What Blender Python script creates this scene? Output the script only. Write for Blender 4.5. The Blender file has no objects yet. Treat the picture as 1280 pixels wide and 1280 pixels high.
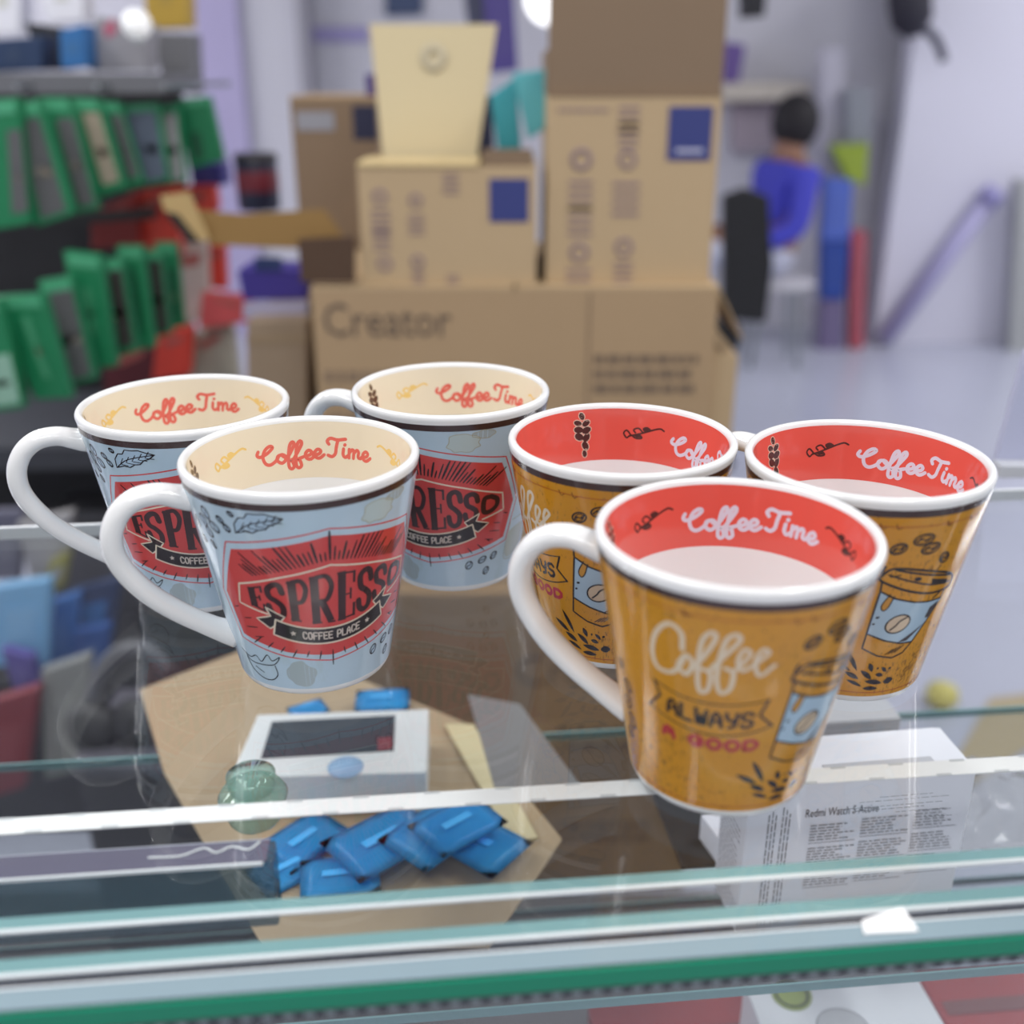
import bpy, bmesh, math, random
from mathutils import Vector, Matrix
from mathutils.geometry import tessellate_polygon
random.seed(7)
S = bpy.context.scene
COL = S.collection
PI = math.pi

# ------------------------------------------------------------ camera, world, lights, exposure
G = 1.0                                    # height of the glass counter top above the floor
CAM_H = G + 0.2259
FPX = 1313.9
PITCH = math.radians(22.756)
cam = bpy.data.objects.new('camera', bpy.data.cameras.new('camera'))
COL.objects.link(cam)
cam.location = (0, 0, CAM_H)
cam.rotation_euler = (PI/2 - PITCH, 0, 0)
cam.data.sensor_width = 36
cam.data.lens = 36*FPX/1280
cam.data.clip_start = 0.01
cam.data.dof.use_dof = True
cam.data.dof.focus_distance = 0.435
cam.data.dof.aperture_fstop = 5.0
S.camera = cam

world = bpy.data.worlds.new('World'); S.world = world
world.use_nodes = True
bg = world.node_tree.nodes['Background']
bg.inputs[0].default_value = (0.93, 0.95, 1.0, 1)
bg.inputs[1].default_value = 0.62

def area(name, loc, rot, sx, sy, power, col=(1, 1, 1)):
    l = bpy.data.lights.new(name, 'AREA'); l.shape = 'RECTANGLE'
    l.size = sx; l.size_y = sy; l.energy = power; l.color = col
    o = bpy.data.objects.new(name, l); COL.objects.link(o)
    o.location = loc; o.rotation_euler = rot
    return o
for x_, y_, sx_, sy_, p_ in ((-0.85, 0.0, .22, 1.6, 19), (0.85, 0.1, .22, 1.6, 19), (0.0, -1.4, 1.6, .22, 20),
                             (-1.7, 0.9, .25, .9, 22), (1.9, 0.9, .25, .9, 26), (-2.9, 3.1, .25, 3.6, 74), (3.4, 3.1, .25, 3.6, 84)):  # the long side lamps are unseen, added to brighten the back walls
    area('tube_and_fill_light', (x_, y_, 2.9), (0, 0, 0), sx_, sy_, p_)

vs = S.view_settings
vs.view_transform = 'Standard'; vs.look = 'None'; vs.gamma = 1; vs.use_curve_mapping = False
vs.exposure = 0.0

# ------------------------------------------------------------ helpers
def lin(c):
    return tuple((x/255/12.92 if x/255 <= .04045 else ((x/255+.055)/1.055)**2.4) for x in c)

MATS = {}
def mat(name, rgb, rough=0.5, coat=0.0, spec=0.5, noise=0.0, nscale=30, metal=0, emit=0, trans=0):
    if name in MATS: return MATS[name]
    m = bpy.data.materials.new(name); m.use_nodes = True
    nt = m.node_tree; b = nt.nodes['Principled BSDF']
    c = (*lin(rgb), 1)
    b.inputs['Base Color'].default_value = c
    b.inputs['Roughness'].default_value = rough
    b.inputs['Specular IOR Level'].default_value = spec
    b.inputs['Coat Weight'].default_value = coat
    b.inputs['Metallic'].default_value = metal
    b.inputs['Coat Roughness'].default_value = 0.04
    if emit:
        b.inputs['Emission Color'].default_value = c
        b.inputs['Emission Strength'].default_value = emit
    if trans: b.inputs['Alpha'].default_value = 1-trans
    if noise:
        tc = nt.nodes.new('ShaderNodeTexCoord')
        n = nt.nodes.new('ShaderNodeTexNoise'); n.inputs['Scale'].default_value = nscale
        n.inputs['Detail'].default_value = 4
        mx = nt.nodes.new('ShaderNodeMix'); mx.data_type = 'RGBA'
        mx.inputs[6].default_value = tuple(x*(1-noise) for x in c[:3])+(1,)
        mx.inputs[7].default_value = tuple(min(1, x*(1+noise)) for x in c[:3])+(1,)
        nt.links.new(tc.outputs['Object'], n.inputs['Vector'])
        nt.links.new(n.outputs['Fac'], mx.inputs[0])
        nt.links.new(mx.outputs[2], b.inputs['Base Color'])
    MATS[name] = m
    return m

def glassmat(name, tint, rough=0.0, body=None, bodyfac=0.0):
    if name in MATS: return MATS[name]
    m = bpy.data.materials.new(name); m.use_nodes = True
    nt = m.node_tree; nt.nodes.clear()
    out = nt.nodes.new('ShaderNodeOutputMaterial')
    tr = nt.nodes.new('ShaderNodeBsdfTransparent'); tr.inputs[0].default_value = (*tint, 1)
    gl = nt.nodes.new('ShaderNodeBsdfGlossy'); gl.inputs['Roughness'].default_value = rough
    fr = nt.nodes.new('ShaderNodeFresnel')
    geo = nt.nodes.new('ShaderNodeNewGeometry')
    mi = nt.nodes.new('ShaderNodeMix'); mi.data_type = 'FLOAT'
    mi.inputs[2].default_value = 1.45; mi.inputs[3].default_value = 1/1.45
    nt.links.new(geo.outputs['Backfacing'], mi.inputs[0])
    nt.links.new(mi.outputs[0], fr.inputs['IOR'])
    base = tr
    if body:
        df = nt.nodes.new('ShaderNodeBsdfDiffuse'); df.inputs[0].default_value = (*lin(body), 1)
        mb = nt.nodes.new('ShaderNodeMixShader'); mb.inputs[0].default_value = bodyfac
        nt.links.new(tr.outputs[0], mb.inputs[1]); nt.links.new(df.outputs[0], mb.inputs[2])
        base = mb
    ms = nt.nodes.new('ShaderNodeMixShader')
    nt.links.new(fr.outputs[0], ms.inputs[0])
    nt.links.new(base.outputs[0], ms.inputs[1]); nt.links.new(gl.outputs[0], ms.inputs[2])
    nt.links.new(ms.outputs[0], out.inputs[0])
    MATS[name] = m
    return m

def link(name, me, mats, parent=None, smooth=False):
    o = bpy.data.objects.new(name, me); COL.objects.link(o)
    for m in (mats if isinstance(mats, (list, tuple)) else [mats]): me.materials.append(m)
    if smooth:
        for p in me.polygons: p.use_smooth = True
    if parent: o.parent = parent
    return o

def tag(o, label, cat, group=None, kind=None):
    o['label'] = label; o['category'] = cat
    if group: o['group'] = group
    if kind: o['kind'] = kind
    return o

def empty(name, loc=(0, 0, 0), rz=0):
    o = bpy.data.objects.new(name, None); COL.objects.link(o)
    o.location = loc; o.rotation_euler = (0, 0, rz); o.empty_display_size = 0.02
    return o

def struct(o):
    o['kind'] = 'structure'; return o

def bm_obj(name, bm, m, parent=None, smooth=False, bevel=0, seg=2):
    if bevel:
        bmesh.ops.bevel(bm, geom=[e for e in bm.edges], offset=bevel, segments=seg, affect='EDGES', profile=.6)
    bmesh.ops.recalc_face_normals(bm, faces=bm.faces)
    me = bpy.data.meshes.new(name); bm.to_mesh(me); bm.free()
    return link(name, me, m, parent, smooth)

def add_box(bm, x0, x1, y0, y1, z0, z1, M=None):
    vs_ = [bm.verts.new((M @ Vector(p)) if M else p) for p in
           ((x0, y0, z0), (x1, y0, z0), (x1, y1, z0), (x0, y1, z0), (x0, y0, z1), (x1, y0, z1), (x1, y1, z1), (x0, y1, z1))]
    for f in ((0, 3, 2, 1), (4, 5, 6, 7), (0, 1, 5, 4), (1, 2, 6, 5), (2, 3, 7, 6), (3, 0, 4, 7)):
        bm.faces.new([vs_[i] for i in f])

def box(name, x0, x1, y0, y1, z0, z1, m, parent=None, bevel=0, M=None):
    bm = bmesh.new(); add_box(bm, x0, x1, y0, y1, z0, z1, M)
    return bm_obj(name, bm, m, parent, bevel=bevel)

def ray(px, py):
    x = (px-640)/FPX; y = (py-640)/FPX
    cp, sp = math.cos(PITCH), math.sin(PITCH)
    return Vector((x, cp-y*sp, -sp-y*cp))
def at(px, py, Y):
    d = ray(px, py); return Vector((0, 0, CAM_H)) + d*(Y/d.y)
def atz(px, py, z):
    d = ray(px, py); return Vector((0, 0, CAM_H)) + d*((z-CAM_H)/d.z)

def slab(name, pts, m, parent=None, thick=0.02, dirv=(0, 1, 0), bevel=0, dirs=None):
    """prism from a planar outline (world points) pushed along dirv"""
    bm = bmesh.new(); d = Vector(dirv)*thick
    a = [bm.verts.new(p) for p in pts]; b = [bm.verts.new(Vector(p)+d) for p in pts]
    n = len(pts)
    bm.faces.new(a); bm.faces.new(b[::-1])
    for i in range(n): bm.faces.new((a[i], a[(i+1) % n], b[(i+1) % n], b[i]))
    return bm_obj(name, bm, m, parent, bevel=bevel)

def tube_bm(bm, pts, rad, seg=12, cap=True, sx=1.0, side=None):
    """sweep a round (or elliptic) section along points; rad may be a list"""
    pts = [Vector(p) for p in pts]; n = len(pts)
    rads = rad if isinstance(rad, (list, tuple)) else [rad]*n
    prev = None; rings = []
    for i, p in enumerate(pts):
        t = (pts[min(i+1, n-1)]-pts[max(i-1, 0)]).normalized()
        if side is not None: u = Vector(side)
        else:
            u = prev if prev is not None else (Vector((0, 0, 1)) if abs(t.z) < .9 else Vector((1, 0, 0)))
            u = (u - t*u.dot(t)).normalized(); prev = u
        w = t.cross(u).normalized()
        rings.append([bm.verts.new(p + u*math.cos(k*2*PI/seg)*rads[i]*sx + w*math.sin(k*2*PI/seg)*rads[i]) for k in range(seg)])
    for a, b in zip(rings, rings[1:]):
        for k in range(seg): bm.faces.new((a[k], a[(k+1) % seg], b[(k+1) % seg], b[k]))
    if cap: bm.faces.new(rings[0][::-1]); bm.faces.new(rings[-1])

def catmull(P, step=0.8, closed=False):
    P = [Vector(p) for p in P]; n = len(P)
    if n < 3 and not closed:
        k = max(1, int((P[1]-P[0]).length/step)); return [P[0].lerp(P[1], i/k) for i in range(k+1)]
    out = []
    for i in range(n if closed else n-1):
        p1, p2 = P[i], P[(i+1) % n]
        p0 = P[(i-1) % n] if closed or i > 0 else p1*2-p2
        p3 = P[(i+2) % n] if closed or i+2 < n else p2*2-p1
        k = max(2, int((p2-p1).length/step)+1)
        for j in range(k):
            t = j/k
            out.append(0.5*((2*p1)+(p2-p0)*t+(2*p0-5*p1+4*p2-p3)*t*t+(3*p1-p0-3*p2+p3)*t**3))
    if not closed: out.append(P[-1])
    return out

def lathe(name, prof, m, parent=None, seg=128, closed=False, smooth=True):
    bm = bmesh.new(); rings = []
    for r, z in prof:
        if r < 1e-6: rings.append([bm.verts.new((0, 0, z))])
        else: rings.append([bm.verts.new((r*math.sin(k*2*PI/seg), -r*math.cos(k*2*PI/seg), z)) for k in range(seg)])
    prs = list(zip(rings, rings[1:]))
    if closed: prs.append((rings[-1], rings[0]))
    for a, b in prs:
        for k in range(seg):
            k2 = (k+1) % seg
            if len(a) == 1 and len(b) == 1: continue
            if len(a) == 1: bm.faces.new((a[0], b[k2], b[k]))
            elif len(b) == 1: bm.faces.new((a[k], a[k2], b[0]))
            else: bm.faces.new((a[k], a[k2], b[k2], b[k]))
    return bm_obj(name, bm, m, parent, smooth)

# ------------------------------------------------------------ flat print ("ink") wrapped on a surface
KX = 0.663          # mm of arc per degree at mid height of a mug
class Ink:
    """flat artwork in (degrees, millimetres); strokes and fills end up as thin faces on the glaze"""
    def __init__(s, kx=KX): s.v = []; s.f = []; s.m = []; s.l = []; s.kx = kx
    def quad(s, P, layer, mi):
        i = len(s.v); s.v += [(p[0], p[1], layer) for p in P]; s.f.append(tuple(range(i, i+len(P)))); s.m.append(mi)
    def stroke(s, pts, w, layer=0, mi=0, closed=False, smooth=True, taper=0.0, caps=True):
        P = [(x*s.kx, y) for x, y in pts]
        if smooth: Q = [p.to_2d() for p in catmull([(x, y, 0) for x, y in P], 0.5, closed)]
        else:
            Q = []
            L = P+[P[0]] if closed else P
            for a, b in zip(L, L[1:]):
                a, b = Vector(a), Vector(b); k = max(1, int((b-a).length/1.2)+1)
                Q += [a.lerp(b, j/k) for j in range(k)]
            if not closed: Q.append(Vector(L[-1]))
        n = len(Q); lft = []; rgt = []
        for i, q in enumerate(Q):
            a = Q[(i-1) % n] if closed else Q[max(0, i-1)]
            b = Q[(i+1) % n] if closed else Q[min(n-1, i+1)]
            t = (b-a)
            if t.length < 1e-9: t = Vector((1, 0))
            t.normalize(); nn = Vector((-t.y, t.x))
            h = w/2
            if taper: h *= 1 - taper*abs(2*i/(n-1)-1)**2
            lft.append(q+nn*h); rgt.append(q-nn*h)
        i0 = len(s.v)
        for a, b in zip(lft, rgt):
            s.v.append((a.x/s.kx, a.y, layer)); s.v.append((b.x/s.kx, b.y, layer))
        for i in range(n if closed else n-1):
            j = (i+1) % n
            s.f.append((i0+2*i, i0+2*i+1, i0+2*j+1, i0+2*j)); s.m.append(mi)
        if caps and not closed and w > 0.35 and not taper:
            for q in (Q[0], Q[-1]):
                s.quad([((q.x+w/2*math.cos(a))/s.kx, q.y+w/2*math.sin(a)) for a in [k*PI/4 for k in range(8)]], layer, mi)
    def fill(s, pts, layer=0, mi=0, smooth=False, dx=1.6):
        P = [(x*s.kx, y) for x, y in pts]
        if smooth: P = [(p.x, p.y) for p in catmull([(x, y, 0) for x, y in P], 0.6, True)]
        bm = bmesh.new()
        V = [bm.verts.new((x, y, 0)) for x, y in P]
        for t in tessellate_polygon([[Vector((x, y, 0)) for x, y in P]]):
            try: bm.faces.new([V[i] for i in t])
            except ValueError: pass
        x0, x1 = min(p[0] for p in P), max(p[0] for p in P)
        x = x0+dx
        while x < x1:
            bmesh.ops.bisect_plane(bm, geom=bm.verts[:]+bm.edges[:]+bm.faces[:], plane_co=(x, 0, 0), plane_no=(1, 0, 0)); x += dx
        bm.verts.index_update(); i0 = len(s.v)
        s.v += [(v.co.x/s.kx, v.co.y, layer) for v in bm.verts]
        for f in bm.faces: s.f.append(tuple(i0+v.index for v in f.verts)); s.m.append(mi)
        bm.free()
    def ell(s, cx, cy, a, b, rot=0, n=20):
        c, d = math.cos(math.radians(rot)), math.sin(math.radians(rot))
        return [(cx+(a*math.cos(t)*c-b*math.sin(t)*d)/s.kx, cy+a*math.cos(t)*d+b*math.sin(t)*c) for t in [k*2*PI/n for k in range(n)]]
    def bean(s, cx, cy, a, b, rot, w=.45, layer=2, mi=0, fillmi=None):
        e = s.ell(cx, cy, a, b, rot)
        if fillmi is not None: s.fill(e, layer-1, fillmi, dx=3)
        s.stroke(e, w, layer, mi, closed=True)
        c, d = math.cos(math.radians(rot)), math.sin(math.radians(rot))
        L = [(-a*.8, 0), (-a*.3, b*.3), (a*.25, -b*.3), (a*.8, 0)]
        s.stroke([(cx+(x*c-y*d)/s.kx, cy+x*d+y*c) for x, y in L], w*.8, layer, mi)
    def build(s, name, mats, parent, fn):
        me = bpy.data.meshes.new(name)
        me.from_pydata([fn(*v) for v in s.v], [], s.f)
        o = link(name, me, mats, parent, smooth=True)
        for p, k in zip(me.polygons, s.m): p.material_index = k
        bm = bmesh.new(); bm.from_mesh(me)
        # faces look outward: compare with the direction given by a raised layer
        nx = [Vector(fn(v[0], v[1], v[2]+40))-Vector(fn(*v)) for v in s.v]
        bm.verts.ensure_lookup_table()
        for f in bm.faces:
            if f.normal.dot(nx[f.verts[0].index]) < 0: f.normal_flip()
        bm.to_mesh(me); bm.free()
        return o

# single-stroke capitals in a unit box
SANS = {
 'A': [[(0, 0), (.15, .7), (.5, 1), (.85, .7), (1, 0)], [(.1, .4), (.9, .4)]],
 'C': [[(1, .8), (.75, 1), (.25, 1), (0, .75), (0, .25), (.25, 0), (.75, 0), (1, .2)]],
 'D': [[(0, 0), (0, 1), (.6, 1), (1, .7), (1, .3), (.6, 0), (0, 0)]],
 'E': [[(1, 1), (0, 1), (0, 0), (1, 0)], [(0, .52), (.85, .52)]],
 'F': [[(1, 1), (0, 1), (0, 0)], [(0, .52), (.85, .52)]],
 'G': [[(1, .8), (.7, 1), (.3, 1), (0, .7), (0, .3), (.3, 0), (.7, 0), (1, .2), (1, .45), (.6, .45)]],
 'L': [[(0, 1), (0, 0), (1, 0)]],
 'O': [[(.3, 0), (0, .3), (0, .7), (.3, 1), (.7, 1), (1, .7), (1, .3), (.7, 0), (.3, 0)]],
 'P': [[(0, 0), (0, 1), (.75, 1), (1, .8), (1, .6), (.75, .42), (0, .42)]],
 'S': [[(1, .82), (.75, 1), (.25, 1), (0, .8), (.1, .58), (.9, .42), (1, .2), (.75, 0), (.25, 0), (0, .18)]],
 'W': [[(0, 1), (.15, 0), (.35, 0), (.5, .7), (.65, 0), (.85, 0), (1, 1)]],
 'Y': [[(0, 1), (.1, .6), (.5, .45), (.9, .6), (1, 1)], [(.9, .6), (.8, .1), (.3, 0)]],
}
def sans(ink, word, x0, x1, base, h, w, layer, mi, gap=.35, lean=0, sp=.6):
    adv = [(sp if c == ' ' else 1.0) for c in word]
    tot = sum(adv)+gap*(len(word)-1); u = (x1-x0)/tot; x = x0
    for c, a in zip(word, adv):
        if c != ' ':
            for st in SANS[c]:
                ink.stroke([(x+px*u+lean*py*h, base(x+px*u)+py*h) for px, py in st], w, layer, mi, smooth=False)
        x += (a+gap)*u

SCRIPT_C = [[(.0, 1.75), (-.15, 1.35), (.15, 1.1), (.8, 1.4), (1.3, 1.95), (1.05, 2.15), (.6, 1.75), (.35, 1.0), (.5, .25), (.9, 0), (1.4, .3), (1.7, .75)]]
SCRIPT_o = [[(.5, 1.0), (.12, .85), (.05, .35), (.4, 0), (.75, .3), (.75, .8), (.5, 1.0), (.65, .7), (1.0, .75)]]
SCRIPT_f = [[(.0, .3), (.4, 1.1), (.75, 1.95), (.65, 2.3), (.38, 1.9), (.2, .7), (.15, -.5), (.35, -.85), (.6, -.6), (.5, 0), (.35, .15), (.8, .4)]]
SCRIPT_e = [[(0, .35), (.5, .5), (.66, .85), (.4, 1.05), (.12, .65), (.2, .12), (.55, 0), (.95, .4)]]
SCRIPT_T = [[(-.05, 1.45), (-.2, 1.8), (.1, 2.15), (.7, 2.0), (1.45, 2.15)], [(.75, 2.0), (.6, 1.1), (.5, .35), (.2, 0), (-.15, .15)]]
SCRIPT_i = [[(.12, 1.0), (.08, .3), (.3, .02), (.6, .3)], [(.22, 1.45), (.26, 1.5)]]
SCRIPT_m = [[(.05, 1.0), (.05, 0)], [(.07, .6), (.35, 1.0), (.5, .8), (.48, 0)], [(.5, .6), (.8, 1.0), (.98, .8), (.95, .2), (1.2, .1)]]
WORD = [(SCRIPT_C, 0, 0), (SCRIPT_o, 1.55, 0), (SCRIPT_f, 2.4, .05), (SCRIPT_f, 3.05, .1), (SCRIPT_e, 3.95, .2), (SCRIPT_e, 4.75, .3),
        (SCRIPT_T, 6.2, .5), (SCRIPT_i, 7.35, .5), (SCRIPT_m, 7.95, .5), (SCRIPT_e, 9.25, .45)]
def coffee_time(ink, cen, half, z0, uz, w, layer, mi):
    """script words on the inner wall, read from inside (angle runs backwards)"""
    ux = 2*half/10.4
    for gl, x, y in WORD:
        for st in gl:
            ink.stroke([(cen+half-(x+.2+px)*ux, z0+(y+py)*uz) for px, py in st], w, layer, mi)

# ------------------------------------------------------------ mug
MH, RB, RT = .0908, .0305, .0461
def rout(z):
    r = RB + (RT-RB)*z/.0905
    if z < .003: r -= (.003-z)**2/.003*0.45
    return r
def rin(z): return rout(z)-.0034
def outf(t, z, layer):
    z /= 1000; r = rout(z) + .00006 + layer*.00003
    a = math.radians(t); return (r*math.sin(a), -r*math.cos(a), z)
def inf(t, z, layer):
    z /= 1000; r = rin(z) - .00006 - layer*.00003
    a = math.radians(t); return (r*math.sin(a), -r*math.cos(a), z)

ceramic = mat('white_ceramic_glaze', (236, 235, 234), .12, coat=.4)
def inkm(n, rgb): return mat(n, rgb, .18, coat=.35)
black = inkm('black_print', (42, 30, 32)); brown = inkm('brown_band_print', (66, 44, 42)); redp = inkm('red_print', (206, 70, 68))
cream = inkm('cream_print', (228, 212, 190)); steel = inkm('pale_blue_print', (168, 192, 212)); coral = inkm('coral_print', (226, 98, 84))
yel = inkm('yellow_print', (236, 198, 118)); lav = inkm('pale_lavender_print', (216, 212, 226)); white_i = inkm('white_print', (214, 200, 188))
crimson = inkm('crimson_print', (176, 48, 56)); stainm = inkm('beige_stain_print', (172, 180, 176)); rust = inkm('rust_line_print', (160, 60, 30))
stain2 = inkm('brown_stain_print', (170, 165, 140))

def wear_mat(name, base, dark, sx, sz, lo, hi, amount):
    """glaze colour with fine vertical scratches, driven by the angle round the mug"""
    m = bpy.data.materials.new(name); m.use_nodes = True; nt = m.node_tree
    b = nt.nodes['Principled BSDF']; b.inputs['Roughness'].default_value = .15; b.inputs['Coat Weight'].default_value = .4
    b.inputs['Coat Roughness'].default_value = .03
    N = nt.nodes.new; Lk = nt.links.new
    tc = N('ShaderNodeTexCoord'); sep = N('ShaderNodeSeparateXYZ'); Lk(tc.outputs['Object'], sep.inputs[0])
    at2 = N('ShaderNodeMath'); at2.operation = 'ARCTAN2'; Lk(sep.outputs[0], at2.inputs[0]); Lk(sep.outputs[1], at2.inputs[1])
    comb = N('ShaderNodeCombineXYZ')
    mu = N('ShaderNodeMath'); mu.operation = 'MULTIPLY'; mu.inputs[1].default_value = sx; Lk(at2.outputs[0], mu.inputs[0])
    mz = N('ShaderNodeMath'); mz.operation = 'MULTIPLY'; mz.inputs[1].default_value = sz; Lk(sep.outputs[2], mz.inputs[0])
    Lk(mu.outputs[0], comb.inputs[0]); Lk(mz.outputs[0], comb.inputs[1])
    n1 = N('ShaderNodeTexNoise'); n1.inputs['Scale'].default_value = 1; n1.inputs['Detail'].default_value = 5; n1.inputs['Roughness'].default_value = .65
    Lk(comb.outputs[0], n1.inputs['Vector'])
    n2 = N('ShaderNodeTexNoise'); n2.inputs['Scale'].default_value = 28; n2.inputs['Detail'].default_value = 2
    Lk(tc.outputs['Object'], n2.inputs['Vector'])
    ad = N('ShaderNodeMath'); ad.operation = 'MULTIPLY_ADD'; ad.inputs[1].default_value = .35; Lk(n2.outputs['Fac'], ad.inputs[0]); Lk(n1.outputs['Fac'], ad.inputs[2])
    mr = N('ShaderNodeMapRange'); mr.inputs[1].default_value = lo; mr.inputs[2].default_value = hi; mr.inputs[4].default_value = amount
    Lk(ad.outputs[0], mr.inputs[0])
    n3 = N('ShaderNodeTexNoise'); n3.inputs['Scale'].default_value = 35; n3.inputs['Detail'].default_value = 3; Lk(tc.outputs['Object'], n3.inputs['Vector'])
    m0 = N('ShaderNodeMix'); m0.data_type = 'RGBA'
    c = lin(base); m0.inputs[6].default_value = (*[x*.88 for x in c], 1); m0.inputs[7].default_value = (*[min(1, x*1.1) for x in c], 1)
    Lk(n3.outputs['Fac'], m0.inputs[0])
    mx = N('ShaderNodeMix'); mx.data_type = 'RGBA'; mx.inputs[7].default_value = (*lin(dark), 1)
    Lk(mr.outputs[0], mx.inputs[0]); Lk(m0.outputs[2], mx.inputs[6]); Lk(mx.outputs[2], b.inputs['Base Color'])
    return m
amber = wear_mat('amber_weathered_glaze', (206, 142, 28), (70, 42, 18), 46, 300, .755, .83, .75)
blue = wear_mat('pale_blue_glaze', (184, 205, 220), (160, 178, 170), 3, 40, .72, .9, .35)
redin = mat('red_inner_glaze', (224, 90, 78), .15, coat=.4)
creamin = mat('cream_inner_glaze', (233, 218, 192), .15, coat=.4)

HANDLE = [(43.0, 78.6), (44.4, 78.7), (48, 79.8), (54, 81.5), (61.5, 80.8), (67.5, 76.8), (71.2, 70.5), (72.3, 64), (71.3, 57.5), (67.6, 49.5),
          (61, 40.5), (52, 31.8), (42, 24), (36, 20), (31.8, 17.8)]

def flourish(ink, c, z, s, d, w, layer, mi):
    """small curling leafy sprig, d=+-1 flips it"""
    def P(L): return [(c+d*x*s, z+y) for x, y in L]
    ink.stroke(P([(10, 2.2), (8, 2.9), (5, 2.2), (1, .8), (-3, -.4), (-8, -1.6)]), w, layer, mi)
    ink.stroke(P([(3, 1.6), (1, 2.6), (-1, 2.0), (-.2, .9)]), w, layer, mi)
    ink.stroke(P([(-1, .2), (-3.5, 2.0), (-6, 1.2), (-5, .0)]), w, layer, mi)
    ink.stroke(P([(-3, -.4), (-1.5, -2.1), (-4.5, -2.4), (-7, -1.2)]), w, layer, mi)
    ink.fill(P([(3, 1.6), (1, 2.5), (-1, 2.0), (-.2, .9)]), layer, mi, dx=4); ink.fill(P([(-3, -.4), (-1.8, -1.9), (-4.3, -2.1), (-6.2, -1.2)]), layer, mi, dx=4)
    ink.stroke(P([(-7, -1.4), (-9.5, .8), (-11, -.5), (-9.5, -2.4), (-8, -1.5)]), w, layer, mi)

def inner_beans(ink, c, layer, mi, mf):
    for dx, z, a, b, r in ((0, 86.4, 1.5, 1.0, 70), (-2.4, 83.6, 1.7, 1.0, 20), (2.2, 83.2, 1.7, 1.1, 150), (-2.2, 80.7, 2.0, 1.3, 10), (2.3, 80.2, 2.0, 1.3, 160),
                           (-2.0, 77.6, 2.1, 1.4, 30), (2.2, 77.0, 2.0, 1.3, 120), (1.4, 73.4, 1.9, 1.3, 60), (.8, 70, 1.4, .9, 80)):
        ink.fill(ink.ell(c-dx*1.15, z, a+.45, b+.45, r), layer-.5, 1 if mf == 3 and False else mi, dx=3); ink.bean(c-dx*1.15, z, a, b, r, .3, layer+1, mf, mf)

def mug_base(name, wrapm, inm, zin):
    root = empty(name)
    prof = [(0, .0022), (.026, .0022), (.0275, .0004), (.0288, 0), (.0300, .0006)]
    prof += [(rout(z), z) for z in (.0016, .003, .02, .04, .06, .08, .0885)]
    R = rout(.0885)
    prof += [(R+.0001, .0895), (R-.0003, .0905), (R-.0011, .0912), (R-.0020, .0912), (R-.0029, .0906), (rin(.0892), .0892)]
    prof += [(rin(z), z) for z in (.08, .06, .04, .02, .010)]
    prof += [(rin(.007)-.0008, .0068), (rin(.005)-.004, .0052), (.015, .0048), (0, .0048)]
    lathe('ceramic_body', prof, ceramic, root)
    lathe('printed_wrap', [(rout(z)+.00004, z) for z in (.0035, .02, .04, .06, .08, .0868)], wrapm, root)['label'] = 'printed glaze wrap of the outer wall'
    lathe('rim_band', [(rout(z)+.00008, z) for z in (.0842, .0856, .0871)], brown, root)['label'] = 'dark brown band under the rim'
    lathe('inner_band', [(rin(z)-.00005, z) for z in (.0892, .0871, .08, .072, zin)], inm, root)['label'] = 'coloured upper inner wall'
    bm = bmesh.new()
    P = catmull([(0, -r/1000, z/1000) for r, z in HANDLE], .002)
    n = len(P); rr = []
    for i in range(n):
        t = i/(n-1); e = max(0, 1-t/.14)**2+max(0, 1-(1-t)/.16)**2
        rr.append(.0041+.0013*e)
    P2 = []
    tube_bm(bm, P, rr, 20, True, 1.32, side=(1, 0, 0))
    bm_obj('handle', bm, ceramic, root, smooth=True)
    return root

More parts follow.
